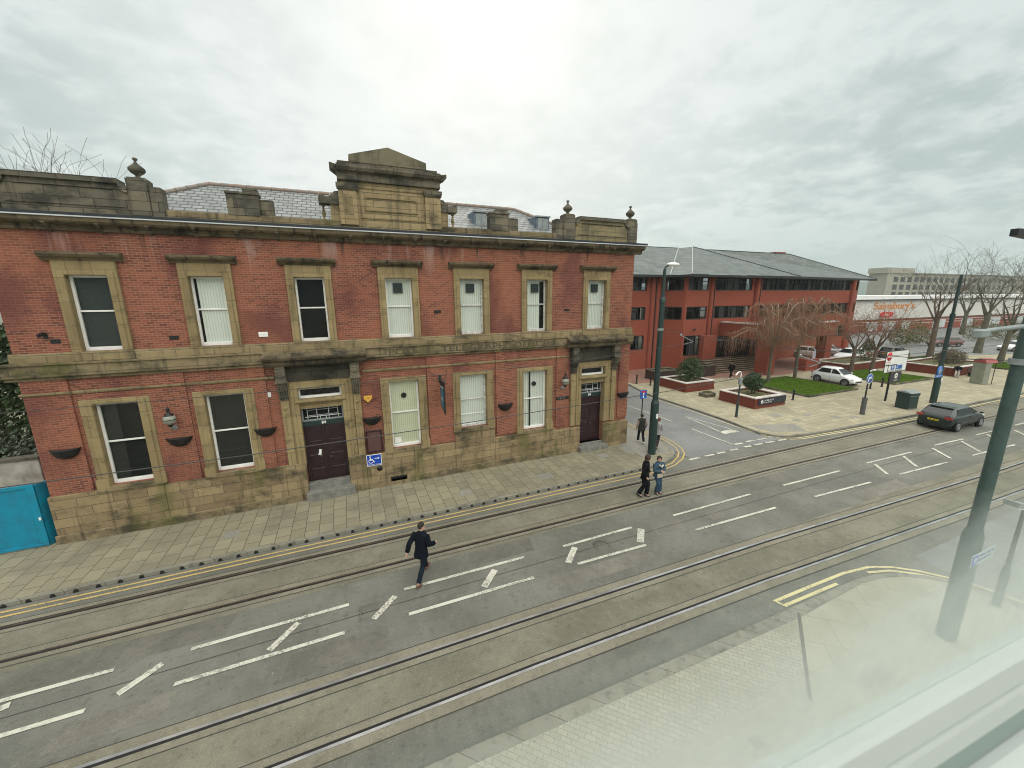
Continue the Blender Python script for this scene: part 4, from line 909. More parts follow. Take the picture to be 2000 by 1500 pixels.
def weeping(name, label, x, y, h, z, seed, w):
    """small grafted weeping tree: arching limbs and long hanging twigs"""
    rnd = random.Random(seed); o = thing(name, label, 'tree', (x, y, z), 0, 'bare trees on the square')
    th = h*.5
    MB().tube([(0, 0, -.05), (.03, .02, th*.5), (0, .05, th)], [.17, .13, .13], 8).build('trunk', m_bark, o, local=True)
    b, tw = MB(), MB()
    for k in range(17):
        a = 2*math.pi*k/17+rnd.uniform(-.2, .2); L = w*rnd.uniform(.5, 1.05); rise = h*rnd.uniform(.2, .66)
        pts = []
        for i in range(8):
            t_ = i/7; rad = L*t_; zz_ = th+rise*math.sin(min(1, t_*1.25)*math.pi*.62)-(h*.25*max(0, t_-.6)**1.2)
            pts.append(Vector((math.cos(a+t_*.5)*rad+rnd.uniform(-.08, .08), math.sin(a+t_*.5)*rad+rnd.uniform(-.08, .08), zz_+rnd.uniform(-.08, .08))))
        b.tube(pts, [.075*(1-.09*i) for i in range(8)], 5, caps=False)
        for _ in range(62):
            i = rnd.randint(2, 7); p = pts[i]; aa = rnd.uniform(0, 6.28); o1 = rnd.uniform(.1, .75); dl = rnd.uniform(.7, 2.3)*(h/7.2)
            p1 = p+Vector((math.cos(aa)*o1*.5, math.sin(aa)*o1*.5, rnd.uniform(.0, .3))); p2 = p+Vector((math.cos(aa)*o1, math.sin(aa)*o1, -dl*.45)); p3 = p2+Vector((rnd.uniform(-.15, .15), rnd.uniform(-.15, .15), -dl*.55))
            p3.z = max(p3.z, 1.0)
            tw.tube([p, p1, p2, p3], [.012, .010, .009, .007], 3, caps=False)
    b.build('branches', plain('pale_limbs', (0.30, 0.24, 0.17), .9, .3, 4) if 'pale_limbs' not in MATS else MATS['pale_limbs'], o, local=True)
    tw.build('crown', m_twig, o, local=True); return o
weeping('weeping_tree', 'small weeping tree with hanging brown twigs beside the entrance steps', 36.5, 24.45, 7.1, .1, 3, 3.7)
weeping('weeping_tree', 'weeping bare tree with red brown twigs on the lawn behind the white hatchback', 40.6, 24.6, 7.0, .1, 9, 3.6)
bk = (5, 4, 4, 4, 3)
tree('bare_tree', 'brown bare tree on the second lawn before the end of the red office block', 49.1, 24.2, 9.3, .1, (.25, .1), 21, .02, .5, (6, 5, 5, 4, 3), .17, m_barkb, m_twig)
tree('bare_tree', 'forked bare brown tree beside the long red planter wall', 52.1, 23.85, 8.8, .1, (.4, 0), 34, .0, .55, (6, 5, 5, 4, 3), .16, m_barkb, m_twig)
tree('bare_tree', 'tall grey bare tree on the small lawn behind the direction board', 68.8, 25.7, 14.2, .1, (.1, .1), 5, 0.0, .42, (5, 4, 4, 3, 3), .27, m_barkb, m_twigg, trunk=.4, up=.14)
tree('bare_tree', 'ivy wrapped bare tree behind the kiosk', 81.7, 25.7, 15.4, .1, (.6, 0), 55, 0.0, .45, (5, 4, 4, 3, 3), .33, m_bark, m_twigg, trunk=.36, up=.14)
tree('bare_tree', 'spreading grey bare tree at the edge of the lawn beside the kiosk', 70.4, 20.2, 14.6, .1, (.35, -.2), 77, 0.0, .5, (6, 4, 4, 3, 3), .24, m_bark, m_twigg, trunk=.3, up=.12)
tree('bare_tree', 'bare tree showing above the parapet at the far corner of the post office', -25.0, 40, 18.6, 0, (.3, 0), 15, 0, .42, (8, 6, 5, 4, 3), .3, m_bark, plain('violet_grey_twigs', (0.17, 0.15, 0.14), .9), None, trunk=.36, up=.12, minr=.012)
tree('bare_tree', 'slender bare tree peeping over the parapet beside the stone urn', -19.6, 40, 17.0, 0, (.2, 0), 62, 0, .3, (6, 5, 4, 4, 3), .25, m_bark, MATS['violet_grey_twigs'], None, trunk=.5, up=.2, minr=.012)
tree('bare_tree', 'far bare tree beyond the approach road', 118, 40, 15, .1, (.2, 0), 99, 0, .5, bk, .35, m_bark, m_twigg, None, up=.12, minr=.02)
tree('bare_tree', 'distant bare tree at the edge of view behind the tall green pole', 104, 27.5, 17, .1, (.2, 0), 123, 0, .5, bk, .35, m_bark, m_twigg, None, up=.12, minr=.02)
def leafy(b, c, rx, ry, rz, n, size, rnd, shell=.55):
    for _ in range(n):
        while True:
            v = Vector((rnd.uniform(-1, 1), rnd.uniform(-1, 1), rnd.uniform(-1, 1)))
            if .02 < v.length < 1: break
        v = v.normalized()*(shell+(1-shell)*rnd.random()**.6)*(1+.18*math.sin(5*v.x+3*v.z)*math.cos(4*v.y))
        p = Vector((c[0]+v.x*rx, c[1]+v.y*ry, c[2]+v.z*rz)); a = Vector((rnd.uniform(-1, 1), rnd.uniform(-1, 1), rnd.uniform(-.6, .9))).normalized(); u = a.orthogonal().normalized()*size*rnd.uniform(.7, 1.3); w = a.cross(u).normalized()*size*.5
        b.face([p-u, p+w*.9-u*.1, p+u, p-w*.9-u*.1])
    return b
m_leafd = leafmat('evergreen_leaves', (0.020, 0.045, 0.018), (0.04, 0.075, 0.022), (0.075, 0.11, 0.04))
m_leafo = leafmat('olive_leaves', (0.10, 0.10, 0.03), (0.15, 0.14, 0.05), (0.07, 0.075, 0.025))
m_leafb = leafmat('bronze_leaves', (0.11, 0.085, 0.05), (0.15, 0.12, 0.065), (0.07, 0.055, 0.035))
def shrub(name, label, x, y, z, clumps, n, size, m, seed, group=None, stem=True):
    rnd = random.Random(seed); o = thing(name, label, 'shrub', (x, y, z), 0, group); b = MB()
    for (cx, cy, cz, rx, ry, rz) in clumps: leafy(b, (cx, cy, cz), rx, ry, rz, n, size, rnd)
    b.build('foliage', m, o, local=True)
    if stem:
        s = MB()
        for k in range(4): s.tube([(.06*math.cos(k*1.6), .06*math.sin(k*1.6), -.1), (.25*math.cos(k*1.6), .25*math.sin(k*1.6), clumps[0][2]*.7), (.4*math.cos(k*1.6), .4*math.sin(k*1.6), clumps[0][2])], [.05, .035, .02], 5)
        s.build('stem', m_bark, o, local=True)
    return o
shrub('evergreen_shrub', 'round dark evergreen shrub in the brick planter with plain red sides', 28.45, 26.3, .72, [(0, 0, 1.1, 1.1, 1.05, .9), (-.45, .1, .8, .85, .9, .65), (.55, -.1, .85, .8, .8, .7), (.15, 0, 1.8, .65, .6, .42), (-.5, 0, 1.5, .5, .5, .4)], 800, .075, m_leafd, 1)
shrub('evergreen_shrub', 'dark evergreen shrub in the brick planter with a navy sign on its side', 28.95, 20.45, .7, [(-.5, 0, 1.25, .45, .45, .35), (0, 0, 1.0, .75, .75, .65), (.3, .1, .85, .7, .6, .5), (-.3, 0, .95, .55, .6, .5), (-.05, 0, 1.45, .45, .45, .3)], 850, .07, m_leafd, 2)
shrub('bronze_shrub', 'wide bronze leaved shrub in the brick planter near the kiosk', 61.6, 21.2, .6, [(0, 0, .9, 1.9, 1.2, .9), (-.8, 0, .8, 1.2, 1.1, .75), (.9, .2, .75, 1.2, 1, .7)], 900, .09, m_leafb, 3)
shrub('conical_shrub', 'upright olive green shrub behind the brown planter wall', 55.4, 26.0, .6, [(0, 0, 1.1, .9, .9, 1.1), (0, 0, 2.0, .55, .55, .7)], 800, .08, m_leafo, 4)
shrub('olive_bush', 'yellow green bush in front of the supermarket', 84, 34, .1, [(0, 0, 2.2, 2.6, 2.0, 2.0), (2.2, 0, 1.6, 1.8, 1.6, 1.5), (-2.4, .4, 1.5, 1.7, 1.6, 1.4)], 1000, .13, m_leafo, 5, stem=False)
shrub('hedge_bush', 'grey green bush in the distance behind the ivy wrapped tree', 104, 33, .1, [(0, 0, 1.8, 4.5, 2, 1.9), (5, -2, 1.6, 3.5, 2, 1.7)], 1100, .15, m_leafo, 6, stem=False)
shrub('evergreen_tree', 'dense dark evergreen tree in the gap to the side of the post office', -13.6, 22.5, 0, [(0, 0, 4.6, 2.3, 2.3, 2.6), (-1.0, .5, 6.6, 1.7, 1.7, 1.6), (.9, -.5, 3.3, 1.7, 1.7, 1.5), (-2.2, -.2, 3.5, 1.8, 1.8, 1.8), (.6, 0, 6.0, 1.4, 1.5, 1.5)], 2300, .12, m_leafd, 7)
shrub('glossy_shrub', 'glossy leaved shrub above the blue hoarding', -12.3, 20.0, 0, [(0, 0, 2.5, 1.6, 1.2, 1.2), (-1.5, .3, 2.2, 1.4, 1.1, 1.1)], 1200, .1, leafmat('glossy_leaves', (0.03, 0.05, 0.025), (0.05, 0.07, 0.04), (0.25, 0.28, 0.25), .3), 8)
gw = thing('garden_wall', 'cracked pale rendered wall behind the blue hoarding', 'wall', (-13, 19.2, .12))
bevel(MB().box(-16, -10.6, 18.9, 19.15, .1, 2.75).build('wall_face', plain('pale_render', (0.48, 0.45, 0.38), .9, .5, 2, (0.25, 0.22, 0.18)), gw), .02)
MB().box(-16.05, -10.55, 18.84, 19.21, 2.752, 2.85).build('coping', m_grime, gw)
# hoarding
m_teal = plain('teal_paint', (0.0, 0.235, 0.37), .5, .35, 2.2, (0.01, 0.17, 0.26))
hd = thing('hoarding', 'bright teal blue plywood hoarding against the end of the post office', 'hoarding', (-12, 17.3, .12))
bevel(MB().box(-18, -9.98, 17.26, 17.34, .1, 2.36).build('panel', m_teal, hd), .01)
bevel(MB().extr([(-9.95, 17.28, .1), (-9.79, 17.72, .1), (-9.79, 17.72, 2.34), (-9.95, 17.28, 2.34)], (-.05, .02, 0)).build('return_panel', m_teal, hd), .006)
bevel(MB().box(-18, -9.96, 17.225, 17.258, 2.26, 2.38).box(-18, -9.96, 17.225, 17.258, .1, .24).box(-10.16, -9.96, 17.225, 17.258, .242, 2.258).build('batten', m_teal, hd), .006)
jt = MB()
for x in (-12.42, -11.2): jt.box(x-.006, x+.006, 17.252, 17.262, .24, 2.26)
jt.build('panel_joint', m_seam, hd)
MB().box(-18, -9.98, 17.2, 17.224, .1, .15).build('dirty_foot', m_grime, hd)
MB().box(-10.03, -9.98, 17.2, 17.224, 1.1, 1.2).build('latch', m_white, hd)

# ---------------------------------------------------------------- lawns, planters, walls on the square
def lawn(name, poly, label):
    o = struct(name, MB().slab(poly, .05, .2), m_soil); b = MB(); rnd = random.Random(len(poly)*7+int(poly[0][0]))
    xs = [p[0] for p in poly]; ys = [p[1] for p in poly]; area = 0
    for i in range(len(poly)): area += poly[i][0]*poly[(i+1) % len(poly)][1]-poly[(i+1) % len(poly)][0]*poly[i][1]
    n = int(min(26000, abs(area)/2*480)); k = 0
    def inside(x, y):
        c = False
        for i in range(len(poly)):
            (xa, ya), (xb, yb) = poly[i], poly[i-1]
            if (ya > y) != (yb > y) and x < (xb-xa)*(y-ya)/(yb-ya)+xa: c = not c
        return c
    while k < n:
        x, y = rnd.uniform(min(xs), max(xs)), rnd.uniform(min(ys), max(ys))
        if not inside(x, y): continue
        k += 1; a = rnd.uniform(0, 6.28); w = rnd.uniform(.02, .045); h = rnd.uniform(.05, .11)
        b.face([(x-w*math.cos(a), y-w*math.sin(a), .198), (x+w*math.cos(a), y+w*math.sin(a), .198), (x+rnd.uniform(-.04, .04), y+rnd.uniform(-.04, .04), .2+h)])
    g = struct(name+'_surface', MB().face([(*p, .206) for p in poly]), m_grass)
    tag(b.build('grass', m_grass), label, 'grass', None, 'stuff')
    ed = MB()
    P = poly+[poly[0]]
    for i in range(len(poly)):
        a, c = Vector((*P[i], .16)), Vector((*P[i+1], .16)); t = (c-a).normalized(); ed.obox((a+c)/2, (c-a)/2+t*.05, Vector((-t.y, t.x, 0))*.06, (0, 0, .1))
    struct(name+'_edging', ed, m_grime)
lawn('lawn', [(34.4, 19.55), (41.0, 19.5), (40.9, 25.6), (34.5, 25.5)], 'bright green lawn in front of the white hatchback')
lawn('lawn', [(46.3, 19.2), (52.8, 19.1), (52.6, 25.4), (46.4, 25.4)], 'green lawn behind the direction board')
lawn('lawn', [(63.3, 23.85), (73, 23.6), (73, 27), (65.4, 27)], 'small lawn round the tall grey bare tree')
lawn('lawn', [(66.4, 18.0), (77, 17.6), (77, 20.4), (66.2, 20.6)], 'strip of lawn beside the kiosk')
m_planter = modern_brick('planter_brick', 0.52)
def planter(label, x0, x1, y0, y1, h, inner=.32, m=None, cop=None):
    o = thing('brick_planter', label, 'planter', ((x0+x1)/2, (y0+y1)/2, .1), 0, None)
    b = MB()
    for a in ((x0, x1, y0, y0+inner), (x0, x1, y1-inner, y1), (x0, x0+inner, y0+inner, y1-inner), (x1-inner, x1, y0+inner, y1-inner)): b.box(*a, .1, h)
    b.build('wall', m or m_planter, o)
    cp = MB()
    for a in ((x0-.04, x1+.04, y0-.04, y0+inner), (x0-.04, x1+.04, y1-inner, y1+.04), (x0-.04, x0+inner, y0+inner, y1-inner), (x1-inner, x1+.04, y0+inner, y1-inner)): cp.box(*a, h, h+.07)
    cp.build('coping', cop or m_coping, o)
    sb_ = MB(); n = 12
    rnd = random.Random(int(x0*10)); H = [[rnd.uniform(-.05, .06) for _ in range(n+1)] for _ in range(n+1)]
    for i in range(n):
        for j in range(n):
            q = []
            for di, dj in ((0, 0), (1, 0), (1, 1), (0, 1)): q.append((x0+inner+(x1-x0-2*inner)*(i+di)/n, y0+inner+(y1-y0-2*inner)*(j+dj)/n, h-.12+H[i+di][j+dj]))
            sb_.face(q, True)
    sb_.build('soil', m_soil, o)
    MB().box(x0-.03, x1+.03, y0-.03, y0-.001, .1, .32).box(x0-.03, x0-.001, y0-.001, y1, .1, .32).build('brick_foot', m or m_planter, o)
    return o
planter('square red brick planter nearest the side street corner, with a round shrub', 26.65, 30.0, 24.9, 28.0, .87)
p2 = planter('square brick planter with a navy sign fixed along its side', 27.2, 30.5, 18.95, 22.0, .87)
planter('long brown brick planter wall behind the second lawn', 49.0, 57.2, 24.6, 28.2, .95)
planter('wide brick planter holding a bronze shrub and a bench by the kiosk', 56.2, 64.2, 18.9, 23.6, .95)
planter('low dark planter wall by the office entrance', 33.2, 35.3, 29.3, 31.5, 1.15, .25, plain('dark_brown_brick', (0.06, 0.035, 0.03), .9, .4, 6), m_grime)
planter('low dark planter wall along the front of the office block', 27.9, 30.8, 29.8, 31.4, .95, .25, MATS['dark_brown_brick'], m_grime)
o = thing('planter_box', 'small low stone planter box of ground cover between the two brick planters', 'planter', (27.3, 23.2, .1))
bevel(MB().box(26.75, 27.85, 22.85, 23.6, .1, .42).build('box', m_grime, o), .02)
leafy(MB(), (27.3, 23.2, .46), .45, .3, .1, 260, .05, random.Random(4)).build('foliage', m_leafo, o)
m_navy = plain('navy_sign', (0.012, 0.018, 0.035), .35, spec=.5)
sg = MB().box(27.5, 30.52, 18.885, 18.915, .36, .85).build('sign_panel', m_navy, p2)
MB().lathe((27.85, 18.88, .6), [(.13, 0), (.13, -.006), (.05, -.006), (.05, 0)], 20, axis='Y', caps=False).build('sign_ring', m_white, sg)
def scrawl(b, x0, x1, y, z, h, seed, axis='x', gap=.28):
    """a line of lettering too small to read: uneven upright strokes"""
    rnd = random.Random(seed); x = x0
    while x < x1:
        w = rnd.uniform(.35, .75)*h
        if rnd.random() > gap*.5:
            k = rnd.choice('IOTLE')
            b.box(x, x+h*.16, y-.004, y, z, z+h)
            if k in 'OE': b.box(x+h*.16, x+w, y-.004, y, z, z+h*.15).box(x+h*.16, x+w, y-.004, y, z+h*.85, z+h)
            if k == 'O': b.box(x+w-h*.16, x+w, y-.004, y, z+h*.15, z+h*.85)
            if k == 'T': b.box(x-w*.3, x, y-.004, y, z+h*.85, z+h).box(x+h*.16, x+w*.5, y-.004, y, z+h*.85, z+h)
            if k == 'L': b.box(x+h*.16, x+w*.8, y-.004, y, z, z+h*.15)
            if k == 'E': b.box(x+h*.16, x+w*.8, y-.004, y, z+h*.42, z+h*.57)
        else: x += h*.3
        x += w+h*.18
    return b
scrawl(MB(), 28.1, 29.05, 18.883, .63, .1, 3).build('sign_lettering', m_white, sg); scrawl(MB(), 28.1, 29.0, 18.883, .5, .055, 5).build('sign_small_lettering', m_white, sg)
# ---------------------------------------------------------------- poles, wires, signs, street furniture
m_steel = plain('galvanised_steel', (0.30, 0.335, 0.34), .45, .25, 6, metal=.3)
m_blue2 = plain('sign_blue', (0.01, 0.10, 0.42), .4); m_red = plain('sign_red', (0.55, 0.01, 0.02), .4)
m_wire = plain('wire', (0.05, 0.05, 0.052), .5)
def flip_disc(b, c, r, y, n=20): return b.lathe(c, [(r, 0), (r, y), (0, y)], n, axis='Y')
tp = thing('tram_pole', 'tall dark green tram pole with a street lamp on top, at the street corner', 'pole', (14.42, 15.36, .12))
pm = MB().tube([(0, 0, -.1), (0, 0, 2.78)], .205, 14).tube([(0, 0, 2.78), (0, 0, 2.95)], [.205, .15], 14).tube([(0, 0, 2.95), (0, 0, 7.9)], [.145, .125], 14).build('pole_shaft', m_dgreen, tp, local=True)
MB().tube([(0, 0, 7.85), (0, 0, 8.0), (0, 0, 8.12)], [.15, .15, .09], 12).build('collar', m_dgreen, tp, local=True)
MB().tube([(0, 0, 8.1), (0, 0, 9.4)], [.085, .07], 10).build('lamp_stem', m_dgreen, tp, local=True)
MB().tube([(0, 0, 9.4), (.05, 0, 9.55), (.2, 0, 9.6)], .05, 8).build('lamp_arm', m_dgreen, tp, local=True)
MB().ellip((.5, 0, 9.66), .38, .17, .1, 14, 8).build('lamp_head', m_white, tp, local=True)
MB().tube([(0, 0, 6.5), (0, 0, 6.62)], .155, 12).build('wire_clamp', m_steel, tp, local=True)
MB().box(-.06, .06, -.22, -.2, 2.0, 2.25).build('sticker', m_white, tp, local=True)
bp = thing('tram_pole', 'thick dark green tram pole on the near pavement carrying a small parking sign', 'pole', (12.9, 3.42, .1)); m_pole = plain('grey_green_paint', (0.055, 0.095, 0.088), .45, .25, 4)
MB().tube([(0, 0, -.1), (0, 0, 2.75), (0, 0, 2.95)], [.185, .18, .135], 16).build('pole_base', m_pole, bp, local=True)
MB().tube([(0, 0, 2.9), (0, 0, 6.9), (0, 0, 9.2)], [.128, .12, .10], 14).build('pole_shaft', m_pole, bp, local=True)
MB().tube([(0, 0, 6.75), (0, 0, 6.87)], .175, 12).build('wire_clamp', m_steel, bp, local=True)
ar = MB().tube([(-.1, 0, 7.55), (-1.9, 0, 7.52)], [.05, .042], 8).build('bracket_arm', m_steel, bp, local=True)
bevel(MB().box(-2.22, -1.88, -.07, .07, 7.40, 7.55).build('camera_housing', m_steel, bp, local=True), .02)
MB().tube([(-.05, 0, 9.1), (-.5, 0, 9.22), (-.9, 0, 9.24)], .045, 8).build('lamp_arm', m_dgreen, bp, local=True)
MB().extr([(-.85, -.13, 9.2), (-1.75, -.05, 9.2), (-1.75, .05, 9.2), (-.85, .13, 9.2)], (0, 0, .12)).build('lamp_head', m_black, bp, local=True)
ps = MB().box(-.62, .45, -.245, -.235, 2.25, 2.55).build('parking_sign', plain('dull_sign_white', (0.36, 0.40, 0.39), .6), bp, local=True)
MB().box(-.6, -.36, -.252, -.246, 2.27, 2.53).build('sign_symbol', m_blue2, ps, local=True)
tx = text_obj('P', 'sign_letter', m_white, bp, (12.9-.48, 3.42-.256, 2.5), .2, depth=.002)
scrawl(MB(), -.3, .4, -.246, 2.44, .05, 8).build('sign_lettering', m_blue2, ps, local=True); scrawl(MB(), -.3, .35, -.246, 2.33, .05, 9).build('sign_small_lettering', m_blue2, ps, local=True)
ap = thing('tram_pole', 'dark green tram pole on the square with blue signs low on it', 'pole', (41.1, 14.6, .11))
MB().tube([(0, 0, -.1), (0, 0, 2.75), (0, 0, 2.95)], [.21, .2, .15], 12).build('pole_base', m_dgreen, ap, local=True)
MB().tube([(0, 0, 2.9), (0, 0, 6.6)], [.145, .13], 10).tube([(0, 0, 6.6), (0, 0, 9.5)], [.1, .09], 10).build('pole_shaft', m_dgreen, ap, local=True)
MB().tube([(0, 0, 6.4), (0, 0, 6.75)], .16, 10).build('collar', m_dgreen, ap, local=True)
flip_disc(MB(), (-.75, -.25, 2.62), .36, -.02).build('round_sign', plain('pale_sign_blue', (0.05, 0.16, 0.45), .4), ap, local=True)
sc = MB().box(-.85, -.81, -.29, -.28, 2.4, 2.8).box(-.81, -.62, -.289, -.279, 2.64, 2.68).box(-.64, -.6, -.29, -.28, 2.45, 2.66).build('sign_symbol', m_white, ap, local=True)
bevel(MB().box(-1.25, -.25, -.272, -.25, 2.1, 2.34).build('plate_sign', MATS['pale_sign_blue'], ap, local=True), .01)
scrawl(MB(), -1.15, -.4, -.273, 2.18, .08, 4).build('plate_lettering', m_white, ap, local=True)
MB().box(-.1, .08, -.225, -.2, 1.75, 2.0).build('sticker', m_white, ap, local=True)
MB().tube([(-.75, -.2, 2.6), (0, -.1, 2.6)], .02, 6).build('sign_bracket', m_steel, ap, local=True)
def wire(name, label, pts, r, sag=0.0):
    o = MB().tube(pts, r, 5).build(name, m_wire); return tag(o, label, 'cable')
wire('contact_wire', 'overhead tram wire running just in front of the post office facade', [(-60, 12.4, 5.7), (-7.35, 12.4, 5.82), (-2.4, 12.4, 5.80), (7.64, 12.4, 5.95), (11.98, 12.4, 6.26), (13.43, 12.4, 6.39), (41, 12.2, 6.2), (90, 11.6, 6.2)], .0085)
wire('contact_wire', 'overhead tram wire crossing lower over the doors and out above the side street', [(-60, 7.3, 5.75), (-4.5, 7.3, 5.81), (-1.54, 7.3, 5.80), (1.95, 7.3, 5.86), (7.16, 7.3, 5.99), (10.03, 7.3, 6.13), (13.17, 7.3, 6.27), (41, 7.0, 6.2), (90, 5.5, 6.2)], .0085)
wire('span_wire', 'span wire strung across the street between the two nearest tram poles', [(14.42, 15.2, 6.66), (13.9, 12.4, 6.6), (13.5, 9.9, 6.55), (13.2, 7.3, 6.65), (12.95, 5.2, 6.75), (12.9, 3.6, 6.91)], .009)
wire('span_wire', 'cross wire from the square pole over the road', [(41.1, 14.45, 6.6), (41.2, 12.2, 6.5), (41.2, 7.0, 6.5), (41.1, 3.4, 6.8)], .012)
for lab, p, q in (('pale steady arm holding the wire nearest the corner pole', (12.72, 12.4, 6.72), (13.45, 12.4, 6.40)), ('pale steady arm holding the wire above the white hatchback', (12.16, 7.3, 6.56), (13.17, 7.3, 6.28))):
    so_ = thing('steady_arm', lab, 'wire fitting', p, 0, 'arms steadying the tram wires'); d = Vector(q)-Vector(p)
    MB().tube([(0, 0, 0), tuple(d)], .016, 6).build('arm_rod', m_steel, so_, local=True)
    MB().tube([tuple(d), tuple(d+Vector((-.5, 0, -.08)))], .012, 5).tube([(0, 0, 0), (.1, .05, .02)], .03, 6).build('arm_clip', m_steel, so_, local=True)
def lamp_small():
    o = thing('street_lamp', 'short pale street lamp on the near pavement, right of the thick tram pole', 'street lamp', (15.5, 3.4, .1))
    MB().tube([(0, 0, -.1), (0, 0, 1.05), (0, 0, 1.2)], [.085, .085, .055], 10).build('post_base', m_dgreen, o, local=True)
    MB().tube([(0, 0, 1.15), (0, 0, 2.85), (-.12, 0, 2.98)], [.05, .04, .035], 8).build('post', m_dgreen, o, local=True)
    bevel(MB().extr([(-.1, -.1, 2.9), (-.95, -.14, 3.15), (-.95, .14, 3.15), (-.1, .1, 2.9)], (0, 0, .12)).build('lamp_head', m_steel, o, local=True), .02)
    MB().extr([(-.3, -.09, 2.955), (-.9, -.11, 3.13), (-.9, .11, 3.13), (-.3, .09, 2.955)], (0, 0, -.03)).build('lamp_glass', m_white, o, local=True)
lamp_small()
sw = thing('street_light', 'short sign light post with a white curved swan neck on the square corner', 'lamp post', (24.29, 18.14, .11))
MB().tube([(0, 0, -.1), (0, 0, 1.0), (0, 0, 1.1)], [.085, .085, .05], 10).build('post_base', m_dgreen, sw, local=True)
MB().tube([(0, 0, 1.05), (0, 0, 2.75)], [.05, .045], 8).build('post', m_dgreen, sw, local=True)
MB().tube([(-.02, 0, 2.72), (0, 0, 3.0)] + [(-.19+.19*math.cos(a), 0, 3.02+.17*math.sin(a)) for a in [math.pi*k/8 for k in range(8)]] + [(-.5, 0, 2.98)], [.035]*8+[.04, .045, .05], 8).build('swan_neck', m_white, sw, local=True)
bevel(MB().box(-.13, .13, -.08, .08, 2.3, 2.75).build('sign_box', m_steel, sw, local=True), .03)
ns = thing('road_sign', 'small blue dead end sign on a thin post behind the walkers at the corner', 'road sign', (18.27, 20.65, 0))
MB().tube([(0, 0, -.05), (0, 0, 2.1)], .035, 8).build('post', m_black, ns, local=True)
b = bevel(MB().box(-.28, .28, -.06, -.035, 1.5, 2.08).build('sign_plate', m_blue2, ns, local=True), .01)
MB().box(-.045, .045, -.068, -.061, 1.54, 1.9).build('sign_stem', m_white, b, local=True); MB().box(-.17, .17, -.07, -.061, 1.9, 2.02).build('sign_bar', m_red, b, local=True)
ts = thing('road_sign', 'round blue turn right sign on a short grey post by the kerb', 'road sign', (32.77, 15.04, .11))
MB().tube([(0, 0, -.1), (0, 0, 1.2)], .15, 10).build('post_base', plain('grey_post', (0.10, 0.105, 0.10), .6, .3, 4), ts, local=True)
MB().tube([(0, 0, 1.2), (0, 0, 3.05)], .05, 8).build('post', m_black, ts, local=True)
dsc = flip_disc(MB(), (0, -.05, 2.55), .36, -.02, 24).build('sign_disc', m_blue2, ts, local=True)
MB().lathe((0, -.071, 2.55), [(.36, 0), (.36, -.004), (.325, -.004), (.325, 0)], 24, axis='Y', caps=False).build('sign_rim', m_white, dsc, local=True)
MB().box(-.16, -.07, -.08, -.071, 2.33, 2.66).box(-.069, .1, -.08, -.071, 2.57, 2.66).extr([(.07, -.08, 2.49), (.22, -.08, 2.615), (.07, -.08, 2.74)], (0, .008, 0)).build('sign_arrow', m_white, dsc, local=True)
MB().tube([(0, 0, 3.0), (.02, -.06, 3.12), (.02, -.28, 3.2)], [.04, .05, .06], 8).build('sign_light', m_white, ts, local=True)
db = thing('direction_board', 'large white direction board with a red no entry disc and a car park symbol', 'road sign', (38.75, 16.35, .11))
MB().tube([(-.15, .06, -.1), (-.15, .06, 3.9)], .075, 8).build('post', m_black, db, local=True)
bd = bevel(MB().box(-1.42, 1.58, -.06, -.03, 2.35, 3.95).build('board', m_white, db, local=True), .03)
e_ = MB()
for a in ((-1.44, 1.6, 3.94, 3.97), (-1.44, 1.6, 2.33, 2.36), (-1.44, -1.41, 2.36, 3.94), (1.57, 1.6, 2.36, 3.94)): e_.box(a[0], a[1], -.063, -.028, a[2], a[3])
e_.build('board_rim', m_black, bd, local=True)
ne = flip_disc(MB(), (-1.0, -.061, 3.58), .34, -.006, 24).build('no_entry_disc', m_red, bd, local=True)
MB().box(-1.24, -.76, -.075, -.068, 3.52, 3.64).build('no_entry_bar', m_white, ne, local=True)
scrawl(MB(), -1.3, -.7, -.061, 3.08, .08, 12).build('red_lettering', m_red, bd, local=True)
MB().box(-.98, -.9, -.066, -.061, 2.4, 2.98).box(-1.3, .25, -.0665, -.0612, 2.86, 2.93).extr([(-1.22, -.066, 2.78), (-1.36, -.066, 2.9), (-1.22, -.066, 3.02)], (0, .005, 0)).build('route_arrow', m_black, bd, local=True)
pk = MB().box(-.55, -.05, -.066, -.061, 2.52, 2.84).box(.12, 1.0, -.0665, -.0612, 2.52, 2.84).build('parking_symbol', plain('parking_blue', (0.02, 0.12, 0.38), .4), bd, local=True)
text_obj('P', 'parking_letter', m_white, bd, (38.75-.3, 16.35-.07, 2.79), .33, depth=.002, bold=.01)
MB().extr([(.2, -.07, 2.68), (.3, -.07, 2.58), (.46, -.07, 2.78), (.42, -.07, 2.8), (.3, -.07, 2.65), (.24, -.07, 2.72)], (0, .004, 0)).build('tick_mark', m_white, pk, local=True)
text_obj('Town Square', 'board_lettering', m_black, bd, (38.75+.1, 16.35-.065, 2.55), .22, depth=.002, width=1.9)
lp = bevel(MB().box(-.35, 1.15, -.05, -.02, 1.45, 2.3).build('lower_panel', plain('charcoal_sign', (0.045, 0.042, 0.05), .5), db, local=True), .03)
MB().lathe((.45, -.05, 1.98), [(.22, 0), (.22, -.006), (.08, -.006), (.08, 0)], 20, axis='Y', caps=False).build('panel_ring', m_white, lp, local=True)
scrawl(MB(), .15, .8, -.051, 1.6, .07, 15).build('panel_lettering', m_white, lp, local=True)
bn = thing('litter_bin', 'square dark green street litter bin with a pale domed lid near the kerb', 'litter bin', (37.5, 14.7, .11), R(-10))
bevel(MB().box(-.45, .45, -.42, .42, 0, 1.0).build('bin_body', m_dgreen, bn, local=True), .02)
bevel(MB().box(-.48, .48, -.45, .45, 1.002, 1.2).build('bin_hood', m_dgreen, bn, local=True), .02)
